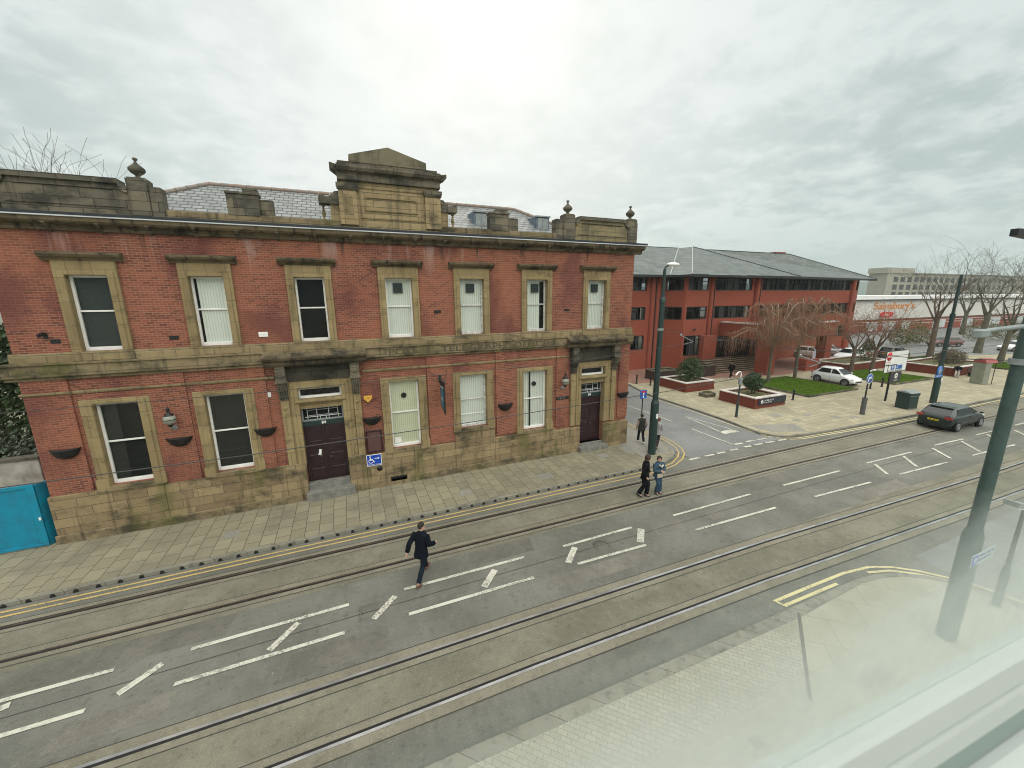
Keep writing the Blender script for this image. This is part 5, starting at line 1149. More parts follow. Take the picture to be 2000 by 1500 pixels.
MB().extr([(-.5, -.47, 1.202), (-.5, .47, 1.202), (-.5, .3, 1.29), (-.5, 0, 1.33), (-.5, -.3, 1.29)], (1.0, 0, 0)).build('bin_lid', m_steel, bn, local=True)
MB().box(-.47, .47, -.44, -.421, .97, .995).box(-.47, .47, -.435, -.421, .02, .06).build('bin_trim', m_steel, bn, local=True)
for lab, x, y, m in (('slim black bollard at the far left edge of the square, beside the red paving', 25.25, 29.52, m_black), ('slim black bollard just in front of the dark low planter', 25.91, 28.38, m_black), ('short black bollard between the navy sign planter and the lawn', 32.39, 19.51, m_black), ('short stout bollard in front of the second lawn', 44.37, 19.3, m_black), ('dark stub post just behind the round turn right sign', 42.44, 19.25, m_black)):
    o = thing('bollard', lab, 'bollard', (x, y, .11), 0, 'bollards on the square')
    MB().tube([(0, 0, -.1), (0, 0, .78)], .07, 9).build('post', m, o, local=True)
    MB().lathe((0, 0, .78), [(.085, 0), (.085, .04), (.05, .1), (0, .12)], 9).lathe((0, 0, 0), [(.11, 0), (.11, .05), (.07, .07)], 9).build('collar', m, o, local=True)
ks = thing('phone_kiosk', 'grey green street kiosk with a rounded red top on the square', 'kiosk', (54.05, 16.35, .11), R(-18))
bevel(MB().box(-.52, .1, -.5, .5, 0, 2.0).build('kiosk_panel', plain('kiosk_grey', (0.26, 0.28, 0.22), .5, .2, 2), ks, local=True), .03)
MB().extr([(-.55, -.53, 2.0), (-.55, .53, 2.0), (-.55, .4, 2.25), (-.55, 0, 2.38), (-.55, -.4, 2.25)], (1.15, 0, 0)).build('kiosk_top', plain('kiosk_red', (0.38, 0.09, 0.08), .5, .3, 3), ks, local=True)
MB().tube([(.52, -.45, 0), (.52, -.45, 2.1)], .03, 6).build('kiosk_post', m_black, ks, local=True); MB().tube([(.52, .45, 0), (.52, .45, 2.1)], .03, 6).build('kiosk_post', m_black, ks, local=True)
MB().face([(.1, .48, .3), (.5, .48, .3), (.5, .48, 2.0), (.1, .48, 2.0)]).build('kiosk_glass', m_tint, ks, local=True)
bc = thing('bench', 'dark bench against the front of the wide planter with the bronze shrub', 'bench', (58.6, 18.2, .11))
sl = MB()
for k in range(4): sl.box(-1.1, 1.1, -.25+.12*k, -.15+.12*k, .42, .46)
sl.build('seat', m_black, bc, local=True)
for x in (-.9, .9): MB().box(x-.04, x+.04, -.22, .22, 0, .42).build('leg', m_black, bc, local=True)
MB().box(-1.1, 1.1, .23, .27, .6, .85).build('backrest', m_black, bc, local=True)
bf = thing('feather_banner', 'tall pale feather banner on a curved pole near the weeping trees', 'banner', (48.2, 27.3, .11))
MB().tube([(0, 0, 0), (0, 0, 1.7), (-.08, 0, 2.25), (-.35, 0, 2.4)], .025, 6).build('banner_pole', m_black, bf, local=True)
MB().extr([(-.03, 0, .4), (-.03, 0, 1.7), (-.1, 0, 2.22), (-.34, 0, 2.36), (-.52, 0, 2.0), (-.6, 0, 1.2), (-.55, 0, .5)], (0, .015, 0)).build('banner_cloth', plain('pale_lilac_cloth', (0.55, 0.53, 0.62), .8, .3, 3), bf, local=True)
# fittings on the post office front
def trough(label, x, z, group='wall planters on the post office'):
    o = thing('wall_planter', label, 'wall planter', (x, D-.07, z), 0, group)
    rings = []
    for zz_, k in ((0, 1.0), (-.08, .98), (-.2, .8), (-.3, .45), (-.33, .2)):
        rings.append([Vector((.37*k*math.cos(a), -.24*k*math.sin(a)-.005, zz_)) for a in [math.pi*i/12 for i in range(13)]])
    MB().rings(rings, True, True).build('basket', m_black, o, local=True)
    MB().tube([(.38*math.cos(a), -.25*math.sin(a)-.005, .01) for a in [math.pi*i/12 for i in range(13)]], .022, 6).build('rim', m_black, o, local=True)
    return o
for lab, x, z in (('black half basket planter at the end of the facade next to the teal hoarding', -8.97, 3.44), ('black half basket planter under the globe lamp between two large windows', -5.9, 3.4), ('black half basket planter on the brick just left of the main door', -3.2, 3.38), ('black half basket planter above the empty notice frame', .72, 3.32), ('black half basket planter between the last two ground floor windows', 6.85, 3.23), ('black half basket planter at the street corner end of the facade', 13.85, 3.1)): trough(lab, x, z)
m_globe = plain('frosted_globe', (0.30, 0.31, 0.25), .25, .3, 8, spec=.6)
for lab, x, z, y in (('globe wall lamp between the two large windows left of the main door', -5.98, 4.18, D-.07), ('globe wall lamp beside the corner door', 10.02, 4.12, D-.07)):
    o = thing('wall_lamp', lab, 'wall lamp', (x, y, z), 0, 'globe lamps on the post office')
    MB().ellip((0, -.3, 0), .2, .2, .2, 14, 10).build('globe', m_globe, o, local=True)
    MB().lathe((0, -.3, .14), [(.15, 0), (.12, .06), (.05, .1), (.04, .16), (.06, .2), (.05, .26), (.015, .3), (0, .4)], 12).build('lamp_cap', m_black, o, local=True)
    MB().lathe((0, -.3, 0), [(.203, -.01), (.206, 0), (.203, .012)], 16).lathe((0, -.3, -.28), [(.03, 0), (.07, .03), (.09, .1)], 10).build('lamp_band', m_black, o, local=True)
    MB().tube([(0, -.3, -.26), (0, -.25, -.36), (0, -.12, -.42), (0, 0, -.34)], .025, 7).lathe((0, -.02, -.38), [(.09, 0), (.09, .03), (0, .035)], 10, axis='Y').build('bracket', m_steel, o, local=True)
hs = thing('hanging_sign', 'narrow teal and black hanging sign on an iron bracket', 'sign', (3.72, D-.07, 4.7))
MB().box(-.06, .06, -.03, 0, -.12, .22).build('wall_plate', m_dgreen, hs, local=True)
MB().box(-.03, .03, -.86, -.03, -.03, .04).build('bracket_arm', m_dgreen, hs, local=True)
MB().tube([(0, -.4, .03), (-.5, 0, .42)], .01, 5).tube([(0, -.8, .03), (.35, 0, .45)], .01, 5).build('stay', m_black, hs, local=True)
hb = MB().extr([(-.025, -.1, -.06), (-.025, -.82, -.06), (-.025, -.82, -1.4), (-.025, -.1, -1.12)], (.05, 0, 0)).build('sign_board', m_black, hs, local=True)
m_tl = plain('sign_teal', (0.0, 0.16, 0.24), .35)
MB().extr([(-.031, -.18, -.24), (-.031, -.72, -.24), (-.031, -.72, -1.24), (-.031, -.18, -1.05)], (.062, 0, 0)).build('sign_face', m_tl, hb, local=True)
MB().box(-.033, .033, -.72, -.18, -.255, -.225).box(-.033, .033, -.66, -.24, -.74, -.715).box(-.033, .033, -.66, -.24, -.82, -.795).build('sign_lines', m_white, hb, local=True)
dsn = thing('access_sign', 'blue wheelchair access sign with a white arrow beside the main door', 'sign', (.66, D-.16, 1.42))
pl_ = bevel(MB().box(-.31, .31, -.012, .0, -.26, .26).build('sign_plate', m_white, dsn, local=True), .004)
MB().box(-.285, .285, -.016, -.0125, -.235, .235).build('sign_face', plain('deep_sign_blue', (0.01, 0.06, 0.40), .35), pl_, local=True)
sy = MB().lathe((-.13, -.0165, -.03), [(.105, 0), (.105, -.004), (.08, -.004), (.08, 0)], 20, axis='Y', caps=False)
sy.lathe((-.16, -.0165, .17), [(.028, 0), (.028, -.004), (0, -.004)], 12, axis='Y').box(-.165, -.135, -.0206, -.0168, .0, .14).box(-.134, -.04, -.0206, -.0168, .0, .026).obox((-.02, -.0187, -.045), (.035, 0, -.05), (.012, 0, .009), (0, .0019, 0))
sy.build('wheelchair_symbol', m_white, pl_, local=True)
MB().box(.02, .16, -.0206, -.0168, .06, .09).extr([(.15, -.0206, .02), (.23, -.0206, .075), (.15, -.0206, .13)], (0, .0038, 0)).build('arrow', m_white, pl_, local=True)
text_obj('Disabled access', 'sign_lettering', m_white, pl_, (.66, D-.178, 1.42-.19), .07, depth=.002, width=.52)
nf = thing('notice_frame', 'empty dark red notice frame on the wall right of the main door', 'notice board', (.74, D-.07, 2.26))
MB().box(-.3, .3, -.02, .02, -.44, .42).build('back_board', plain('faded_maroon', (0.11, 0.05, 0.045), .7, .3, 5), nf, local=True)
fb = MB()
for a in ((-.33, .33, .42, .48), (-.33, .33, -.5, -.44), (-.33, -.27, -.44, .42), (.27, .33, -.44, .42)): fb.box(a[0], a[1], -.05, .02, a[2], a[3])
bevel(fb.build('frame', m_door, nf, local=True), .008)
ab = thing('alarm_box', 'yellow shield shaped alarm box beside the door console', 'alarm box', (.63, D-.07, 4.16))
bevel(MB().extr([(-.16, -.08, .13), (.16, -.08, .13), (.17, -.08, .02), (0, -.08, -.15), (-.17, -.08, .02)], (0, .08, 0)).build('cover', plain('alarm_yellow', (0.66, 0.36, 0.06), .5), ab, local=True), .015)
scrawl(MB(), -.08, .1, -.081, .02, .03, 2).build('cover_lettering', m_black, ab, local=True)
for lab, x, z, w, h in (('small white name plate below the upper window sill course', -2.84, 7.0, .3, .18), ('small white plate at head height on the brick left of the main door', -3.0, 4.68, .27, .19)):
    o = thing('wall_plate', lab, 'name plate', (x, D, z)); bevel(MB().box(-w/2, w/2, -.03, 0, -h/2, h/2).build('plate', m_white, o, local=True), .006)
    scrawl(MB(), -w*.35, w*.35, -.031, -.02, .03, 6).build('plate_lettering', m_lead, o, local=True)
st_s = thing('street_name_sign', 'narrow black street name plate under the corner lamp', 'sign', (10.03, D-.07, 3.19))
MB().box(-.37, .37, -.02, 0, -.075, .075).build('plate', m_black, st_s, local=True); scrawl(MB(), -.28, .28, -.021, -.02, .05, 3).build('plate_lettering', m_lead, st_s, local=True)
cc = thing('security_camera', 'small dark security camera on the upper brickwork beside an air brick', 'camera', (-8.78, D, 7.2))
MB().box(-.05, .05, -.03, 0, -.08, .1).tube([(0, -.02, .05), (0, -.15, .08)], .015, 6).build('mount', m_black, cc, local=True)
bevel(MB().obox((0, -.22, .06), (.04, 0, 0), (0, .12, .03), (0, -.01, .045)).build('camera_body', m_black, cc, local=True), .01)

# ---------------------------------------------------------------- the viewer's window: bottom rail and low pane
wd = thing('window', 'white window rail with a low glass pane carrying a painted reflection veil at the edge of view', 'window', (.5, .16, 7.8))
wa, wbv = Vector((0.326, 0.148, 7.9)), Vector((0.704, 0.127, 7.9)); wt = (wbv-wa).normalized(); wn_ = Vector((wt.y, -wt.x, 0))   # wn_ points to the viewer
def WPt(u, d, z): return wa+wt*u+wn_*d+Vector((0, 0, z-7.9))
def wbar(prof, nm, m): return MB().extr([WPt(-1.4, d, z) for d, z in prof], wt*3.4, False).build(nm, m, wd)
m_upvc = plain('white_frame', (0.44, 0.475, 0.46), .3, .04, 9, spec=.5); m_seal = plain('grey_green_seal', (0.22, 0.29, 0.265), .6)
wbar([(-.015, 7.90), (.006, 7.90), (.01, 7.896), (.012, 7.862), (-.015, 7.862)], 'glazing_bead', m_upvc)
wbar([(-.018, 7.86), (.014, 7.86), (.016, 7.856), (.016, 7.824), (-.018, 7.824)], 'rail', m_upvc)
wbar([(-.02, 7.822), (.014, 7.822), (.014, 7.79), (-.02, 7.79)], 'seal', m_seal)
wbar([(-.02, 7.788), (.012, 7.788), (.012, 7.772), (-.02, 7.772)], 'shadow_gap', plain('grey_gap', (0.22, 0.27, 0.26), .6))
wbar([(-.02, 7.77), (.02, 7.77), (.05, 7.76), (.2, 7.70), (-.02, 7.70)], 'sill', m_upvc)
def veilglass():
    t = Mt('painted_veil_glass'); nt = t.nt; nt.nodes.remove(t.b)
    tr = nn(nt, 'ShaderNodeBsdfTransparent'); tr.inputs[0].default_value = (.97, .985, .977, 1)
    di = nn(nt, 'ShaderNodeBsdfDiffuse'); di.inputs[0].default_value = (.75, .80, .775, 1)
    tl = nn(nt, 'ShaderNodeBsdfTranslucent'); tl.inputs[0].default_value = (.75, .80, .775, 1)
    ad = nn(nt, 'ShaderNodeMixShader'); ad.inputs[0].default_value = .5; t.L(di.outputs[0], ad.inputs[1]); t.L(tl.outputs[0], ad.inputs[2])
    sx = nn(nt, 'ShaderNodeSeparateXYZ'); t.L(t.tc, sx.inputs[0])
    # sill reflection painted as a pale film, denser towards the bead, with smears
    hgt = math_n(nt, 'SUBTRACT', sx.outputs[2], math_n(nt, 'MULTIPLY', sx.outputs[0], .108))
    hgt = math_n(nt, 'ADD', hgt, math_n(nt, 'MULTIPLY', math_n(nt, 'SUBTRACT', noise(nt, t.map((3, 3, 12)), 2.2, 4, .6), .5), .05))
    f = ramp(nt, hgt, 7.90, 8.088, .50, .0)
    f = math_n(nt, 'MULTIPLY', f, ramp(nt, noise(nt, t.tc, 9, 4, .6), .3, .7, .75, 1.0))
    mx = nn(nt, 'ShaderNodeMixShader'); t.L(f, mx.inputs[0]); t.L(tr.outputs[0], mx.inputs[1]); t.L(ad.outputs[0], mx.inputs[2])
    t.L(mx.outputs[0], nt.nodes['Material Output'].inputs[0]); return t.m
MB().extr([WPt(-1.4, -.004, 7.9), WPt(2.0, -.004, 7.9), WPt(2.0, -.004, 8.32), WPt(-1.4, -.004, 7.955)], wn_*-.0005).build('pane', veilglass(), wd)  # pane cut low, shaped to hold only the painted reflection veil

# ---------------------------------------------------------------- thin haze
hz = Mt('haze_air'); hz.nt.nodes.remove(hz.b)
pv = nn(hz.nt, 'ShaderNodeVolumePrincipled'); pv.inputs['Color'].default_value = (.80, .90, .88, 1); pv.inputs['Density'].default_value = .0004; pv.inputs['Anisotropy'].default_value = .1
hz.L(pv.outputs[0], hz.nt.nodes['Material Output'].inputs['Volume'])
tag(MB().box(-520, 1320, -320, 1220, -1.02 - 6, 48).build('haze', hz.m), 'thin pale haze over the street', 'haze', None, 'stuff')
# ---------------------------------------------------------------- cars
m_tyre = plain('tyre_rubber', (0.02, 0.02, 0.02), .8); m_alloy = plain('alloy_wheel', (0.45, 0.46, 0.47), .3, .2, 9, metal=.6)
m_cglass = plain('car_glass', (0.012, 0.016, 0.016), .07, spec=.65)
m_plate_y = plain('yellow_plate', (0.62, 0.45, 0.03), .5); m_tail = plain('tail_lamp_red', (0.30, 0.02, 0.02), .2, spec=.7); m_head = plain('headlamp_clear', (0.55, 0.58, 0.6), .12, spec=.8)
def paintm(name, c, rough=.25, metal=0.0): return plain(name, c, rough, .06, 2, spec=.4, coat=.3, metal=metal)
def car(label, loc, rz, paint_m, L=4.2, W=1.78, H=1.46, estate=False, group=None, roof_sheen_m=None):
    o = thing('parked_car' if group else 'car', label, 'car', loc, rz, group); k = L/4.2
    def hw(x):   # half width in plan
        t_ = abs(x)/(L/2); return W/2*(1-.30*max(0, t_-.70)**2/.09*.55-.02*t_)
    def topz(x):
        pts = [(-L/2, .80), (-L/2+.06, .93), (-L/2+.35, .97), (.95*k, .97), (1.2*k, .94), (L/2-.45, .80), (L/2-.12, .68), (L/2, .56)]
        for (a, za), (b, zb) in zip(pts, pts[1:]):
            if a <= x <= b: return za+(zb-za)*(x-a)/(b-a)
        return .6
    st = [-L/2, -L/2+.05, -L/2+.16, -L/2+.4, -1.3*k, -.8*k, 0, .7*k, 1.1*k, 1.45*k, L/2-.4, L/2-.18, L/2-.06, L/2]
    rings = []
    for x in st:
        w = hw(x); zt = topz(x); zb = .22 if abs(x) < L/2-.3 else .27; e = .94 if abs(x) > L/2-.02 else 1
        half = [(w*.86*e, zb), (w*.97*e, zb+.10), (w*1.0*e, .52), (w*.985*e, zt-.16), (w*.93*e, zt-.04), (w*.80*e, zt+.0), (w*.4, zt+.025)]
        rings.append([Vector((x, y, z)) for y, z in half]+[Vector((x, -y, z)) for y, z in half[::-1]])
    bd = MB().rings(rings, True, True).build('body', paint_m, o, local=True); fixn(bd)
    m = bd.modifiers.new('soft', 'SUBSURF'); m.levels = m.render_levels = 1
    # cabin as stacked rounded outlines
    xr = -L/2+.10; rr_ = -L/2+(.42 if estate else .78)
    lev = [(xr, 1.16*k, W/2*.90, .94), (xr+.02, 1.10*k, W/2*.885, .985), (rr_-.02, .30*k, W/2*.72, H-.085), (rr_+.04, .22*k, W/2*.67, H-.04), (rr_+.16, .1*k, W/2*.55, H-.012), (rr_+.4, -.1*k, W/2*.36, H)]
    def outline(x0, x1, w, z):
        pts = []; c = min(.34, w*.5); cx = (x0+x1)/2
        for sx, sy, a0 in ((1, 1, 0), (-1, 1, 90), (-1, -1, 180), (1, -1, 270)):
            for q in range(4):
                a = R(a0+30*q); px = (x1-c if sx > 0 else x0+c); py = sy*(w-c); pts.append(Vector((px+c*math.cos(a), py+c*math.sin(a), z)))
        return pts
    cb = MB().rings([outline(*l) for l in lev], True, True).build('cabin', roof_sheen_m or paint_m, o, local=True); fixn(cb)
    z0, z1 = .985, H-.085
    def side(x, z, s): t_ = (z-z0)/(z1-z0); return (x, s*((W/2*.885)*(1-t_)+W/2*.72*t_+.012), z)
    f0, f1 = 1.10*k, .30*k; b0, b1 = xr+.02, rr_-.02
    XA = lambda z, a, b: a+(b-a)*(z-z0)/(z1-z0)
    za, zb = 1.0, H-.12
    for s in (1, -1):
        MB().face([side(XA(za, f0, f1)-.14, za, s), side(-.08*k, za, s), side(-.08*k, zb, s), side(XA(zb, f0, f1)-.10, zb, s)]).build('side_window', m_cglass, o, local=True)
        MB().face([side(-.18*k, za, s), side(XA(za, b0, b1)+.42, za, s), side(XA(zb, b0, b1)+.16, zb, s), side(-.18*k, zb, s)]).build('side_window', m_cglass, o, local=True)
        MB().ellip((f0-.2, s*(W/2+.06), 1.02), .07, .1, .065, 8, 6).build('mirror', paint_m, o, local=True)
        MB().ellip((L/2-.22, s*(hw(L/2-.22)-.14), .66), .17, .13, .06, 10, 6).build('headlight', m_head, o, local=True)
        MB().obox((-L/2+.06, s*(W/2*.74), .86), (.055, s*.0, 0), (0, .17, 0), (0, 0, .065)).build('tail_light', m_tail, o, local=True)
        MB().box(-.14*k, -.125*k, s*W/2*.985-.004, s*W/2*.985+.004, .3, .9).build('door_seam', m_black, o, local=True)
    w0, w1 = W/2*.885-.1, W/2*.70-.1
    nx = .014
    MB().face([(XA(za, f0, f1)+nx, -w0, za), (XA(za, f0, f1)+nx, w0, za), (XA(zb, f0, f1)+nx, w1, zb+.01), (XA(zb, f0, f1)+nx, -w1, zb+.01)]).build('windscreen', m_cglass, o, local=True)
    MB().face([(XA(za, b0, b1)-nx, -w0, za), (XA(zb, b0, b1)-nx, -w1, zb+.01), (XA(zb, b0, b1)-nx, w1, zb+.01), (XA(za, b0, b1)-nx, w0, za)]).build('rear_window', m_cglass, o, local=True)
    MB().box(rr_-.16, rr_+.05, -w1-.02, w1+.02, H-.075, H-.05).build('spoiler', paint_m, o, local=True)
    p = MB().box(-L/2-.012, -L/2+.03, -.26, .26, .60, .71).build('number_plate', m_plate_y, o, local=True)
    rnd = random.Random(int(loc[0])); ch = MB()
    for q in range(7):
        if q != 4: ch.box(-L/2-.018, -L/2-.013, -.22+q*.06, -.185+q*.06, .625, .685)
    ch.build('plate_characters', m_black, p, local=True)
    MB().box(-L/2-.02, -L/2+.1, -W*.40, W*.40, .26, .40).build('rear_bumper', m_black, o, local=True)
    MB().box(L/2-.1, L/2+.012, -W*.30, W*.30, .34, .47).build('grille', m_black, o, local=True); MB().box(L/2-.06, L/2+.015, -.26, .26, .48, .58).build('number_plate', m_white, o, local=True)
    for wx in (L/2-.78*k, -L/2+.76*k):
        for s in (1, -1):
            y = s*(W/2-.10)
            MB().lathe((wx, y+s*.088, .33), [(.375, 0), (.375, s*.012), (.31, s*.014)], 22, axis='Y').build('wheel_arch', m_black, o, local=True)
            wh = MB().lathe((wx, y-s*.1, .31), [(.2, 0), (.29, 0), (.312, s*.03), (.312, s*.19), (.29, s*.215), (.215, s*.215), (.2, s*.2)], 22, axis='Y').build('wheel', m_tyre, o, local=True)
            rm = MB().lathe((wx, y-s*.1, .31), [(.205, s*.17), (.205, s*.218), (.185, s*.218), (.185, s*.19), (.02, s*.19)], 20, axis='Y')
            for q in range(5):
                a = 2*math.pi*q/5; d = Vector((math.cos(a), 0, math.sin(a))); rm.obox(Vector((wx, y+s*.105, .31))+d*.1, d*.1, Vector((0, .012, 0)), Vector((-d.z, 0, d.x))*.026)
            rm.build('rim', m_alloy, wh, local=True)
    return o
m_darkcar = paintm('dark_grey_green_paint', (0.008, 0.017, 0.015), .3)
car('dark grey green hatchback with a yellow rear plate driving along the tram tracks', (35.45, 11.6, 0), R(-1.5), m_darkcar, 4.25, 1.8, 1.46, roof_sheen_m=paintm('grey_green_paint', (0.04, 0.055, 0.054), .2))  # roof lighter than the body: sky reflection put into its colour
m_wcar = paintm('white_car_paint', (0.76, 0.78, 0.78), .25)
car('small white hatchback parked between the two lawns', (42.35, 21.95, .11), R(-90), m_wcar, 3.65, 1.62, 1.52, group='cars parked round the square')
car('silver grey hatchback parked under the office block end wall', (61.6, 33.2, .115), R(-62), paintm('silver_car_paint', (0.40, 0.40, 0.39), .3, .3), 4.1, 1.75, 1.46, group='cars parked round the square')
car('pale car half hidden by the brick pier near the weeping trees', (56.9, 33.0, .115), R(-70), paintm('pale_car_paint', (0.52, 0.50, 0.48), .3), 4.1, 1.75, 1.5, group='cars parked round the square')
car('white car with a dark windscreen behind the brown planter wall', (59.0, 29.5, .115), R(180), m_wcar, 4.3, 1.8, 1.55, group='cars parked round the square')
car('dark brown estate car behind the direction board', (66.2, 28.2, .12), R(0), paintm('brown_car_paint', (0.085, 0.065, 0.055), .3), 4.5, 1.8, 1.52, True, 'cars parked round the square')
car('distant red brown car on the approach road', (88, 31.5, .12), R(150), paintm('red_brown_paint', (0.16, 0.07, 0.06), .3), 4.2, 1.78, 1.5, False, 'cars on the approach road')
car('distant pale car at the edge of the view on the approach road', (89.5, 24.5, .12), R(160), m_wcar, 4.2, 1.78, 1.46, False, 'cars on the approach road')

# ---------------------------------------------------------------- people
def skin(name, c): return plain(name, c, .55, .1, 20, spec=.35)
m_skin = skin('skin_light', (0.52, 0.32, 0.24)); m_skin2 = skin('skin_tan', (0.42, 0.26, 0.19))
def cloth(name, c): return plain(name, c, .9, .25, 14, spec=.15, bump=.15)
def V(*a): return Vector(a)
def person(label, loc, rz, P, colors, h=1.75, hair='short', seated=False):
    """P holds joints in metres for a 1.75 m figure facing +x; colors: skin, top, trousers, shoes, hair"""
    o = thing('person', label, 'person', loc, rz); s = h/1.75
    sk, top, tro, sho, hr = colors
    J = {k: Vector(v)*s for k, v in P.items() if isinstance(v, tuple) and len(v) == 3}
    hip, chest, head = J['hip'], J['chest'], J['head']
    side = V(0, 1, 0)
    tw = P.get('twist', (0, 0, 0))[2]; sdir = V(-math.sin(tw), math.cos(tw), 0); fdir = V(math.cos(tw), math.sin(tw), 0)
    neck = chest+(head-chest)*.36
    sh = {1: chest+sdir*.185*s+V(0, 0, .0), -1: chest-sdir*.185*s}
    hp = {1: hip+side*.085*s-V(0, 0, .03), -1: hip-side*.085*s-V(0, 0, .03)}
    ht = P.get('turn', (0, 0, 0))[2]; hf = V(math.cos(ht), math.sin(ht), 0); hs_ = V(-hf.y, hf.x, 0)
    def hd(f, l, u): return head+(hf*f+hs_*l+V(0, 0, u))*s
    def ering(c, u, w, a, b, n=14): return [c+u*a*math.cos(2*math.pi*k/n)+w*b*math.sin(2*math.pi*k/n) for k in range(n)]
    def torso(b, grow, hem=None, flare=0.0):
        ax = (chest-hip); r = []
        lv = [(-.10, .16, .115), (.05, .165, .115), (.3, .15, .105), (.6, .175, .115), (.85, .19, .115), (1.0, .175, .10), (1.10, .09, .075), (1.16, .062, .062)]
        if hem is not None: lv = [(hem, .175+flare, .125+flare), (hem*.5, .172+flare*.6, .122+flare*.5)]+lv[1:]
        for t_, a, c in lv:
            m_ = min(1, max(0, t_)); w = (side*(1-m_)+sdir*m_).normalized(); f = V(w.y, -w.x, 0)
            cc_ = hip+ax*min(t_, 1.0)+(V(0, 0, max(0, t_-1)*ax.length) if t_ > 1 else V(0, 0, 0)); r.append(ering(cc_, w, f, (a+grow)*s, (c+grow)*s))
        return b.rings(r, True, True)
    def limb(b, pts, rr, grow=0.0): return b.tube(pts, [(x+grow)*s for x in rr], 10)
    B = MB(); torso(B, 0)
    B.tube([neck-V(0, 0, .05*s), head-V(0, 0, .06*s)], [.056*s, .052*s], 10)
    rr = []
    for u, a, c, f in ((-.125, .03, .032, .045), (-.105, .055, .05, .03), (-.06, .078, .063, .012), (0, .092, .072, 0), (.06, .094, .074, -.006), (.1, .075, .06, -.01), (.125, .04, .03, -.01)):
        rr.append(ering(hd(f, 0, u), hf, hs_, a*s, c*s))
    B.rings(rr, True, True)
    B.tube([hd(.085, 0, .025), hd(.108, 0, -.025), hd(.088, 0, -.035)], [.010*s, .016*s, .010*s], 8)
    for q in (1, -1): B.ellip(hd(-.005, q*.076, -.01), .024*s, .012*s, .032*s, 8, 6)
    for q, nm in ((1, 'l'), (-1, 'r')):
        el, wr = J['el_'+nm], J['wr_'+nm]
        limb(B, [sh[q], sh[q].lerp(el, .5), el, el.lerp(wr, .4), wr], [.052, .047, .04, .04, .028])
        d = (wr-el).normalized(); nrm = d.cross(V(0, 0, 1)); nrm = nrm.normalized() if nrm.length > .1 else sdir
        pn = nrm.cross(d).normalized(); hw_ = pn if abs(d.z) < .8 else fdir-d*fdir.dot(d); hw_ = hw_.normalized(); cl = d.cross(hw_).normalized()*q
        B.tube([wr, wr+d*.045*s, wr+d*.085*s], [.028*s, .036*s, .032*s], 8)
        for i, (u, ln) in enumerate(((-.026, .058), (-.009, .072), (.009, .068), (.026, .054))):
            b0 = wr+d*.08*s+hw_*u*s; B.tube([b0, b0+(d*.5*ln+cl*.004)*s, b0+(d*.86*ln+cl*.018)*s], [.0105*s, .010*s, .009*s], 6)
        t0 = wr+d*.035*s+hw_*.03*s; B.tube([t0, t0+(d*.03+hw_*.022)*s, t0+(d*.058+hw_*.026)*s], [.012*s, .011*s, .009*s], 6)
        kn, an = J['kn_'+nm], J['an_'+nm]
        limb(B, [hp[q], hp[q].lerp(kn, .5), kn, kn.lerp(an, .35), an], [.085, .072, .052, .052, .035])
        td = J['to_'+nm]-an; td = td.normalized() if td.length else V(1, 0, 0)
        B.tube([an-td*.03*s-V(0, 0, .03*s), an+td*.09*s-V(0, 0, .055*s), an+td*.16*s-V(0, 0, .06*s)], [.035*s, .035*s, .022*s], 8)
    def fin(mb, nm, m, vox, sm=6):
        x = mb.build(nm, m, o, local=True); fixn(x)
        r_ = x.modifiers.new('merge', 'REMESH'); r_.mode = 'VOXEL'; r_.voxel_size = vox; r_.use_smooth_shade = True
        if sm: q_ = x.modifiers.new('smooth', 'SMOOTH'); q_.iterations = sm; q_.factor = .5
        return x
    body = fin(B, 'body', sk, .0085*s, 2)
    ey = MB()
    for q in (1, -1): ey.ellip(hd(.089, q*.031, .012), .008*s, .012*s, .007*s, 8, 5)
    ey.build('eyes', m_black, o, local=True)
    MB().tube([hd(.092, -.022, -.072), hd(.099, 0, -.074), hd(.092, .022, -.072)], .0055*s, 5).build('mouth', plain('lip_tone', (0.30, 0.12, 0.10), .6) if 'lip_tone' not in MATS else MATS['lip_tone'], o, local=True)
    coat = P.get('coat', (-.18, 0.0, .022))
    T = MB(); torso(T, coat[2], coat[0], coat[1])
    for q, nm in ((1, 'l'), (-1, 'r')):
        el, wr = J['el_'+nm], J['wr_'+nm]
        if P.get('sleeveless'): T.ellip(sh[q], .075*s, .075*s, .07*s, 10, 8)
        else: limb(T, [sh[q], sh[q].lerp(el, .5), el, el.lerp(wr, .5), el.lerp(wr, .93)], [.052, .047, .043, .042, .036], coat[2]+.004)
    T.tube([neck-V(0, 0, .035*s), neck+V(0, 0, .025*s)], [.085*s, .072*s], 10)
    fin(T, 'jacket', top, .012*s)
    if P.get('sleeveless'):
        S = MB()
        for q, nm in ((1, 'l'), (-1, 'r')):
            el, wr = J['el_'+nm], J['wr_'+nm]; limb(S, [sh[q], sh[q].lerp(el, .5), el, el.lerp(wr, .5), el.lerp(wr, .93)], [.052, .047, .043, .042, .036], .014)
            fin(S, 'sleeve', P['sleeve_m'], .012*s); S = MB()
    Q = MB(); f = P.get('trouser', (.016, .03))
    Q.rings([ering(hip+V(0, 0, z*s), side, V(1, 0, 0), a*s, c*s) for z, a, c in ((-.11, .15, .115), (-.02, .17, .125), (.07, .165, .12), (.12, .155, .11))], True, True)
    for q, nm in ((1, 'l'), (-1, 'r')):
        kn, an = J['kn_'+nm], J['an_'+nm]
        Q.tube([hp[q], hp[q].lerp(kn, .5), kn, kn.lerp(an, .4), kn.lerp(an, .96)], [(.085+f[0])*s, (.072+f[0])*s, (.056+f[0])*s, (.052+f[0]*.6+f[1]*.5)*s, (.04+f[1])*s], 10)
    fin(Q, 'trousers', tro, .012*s)
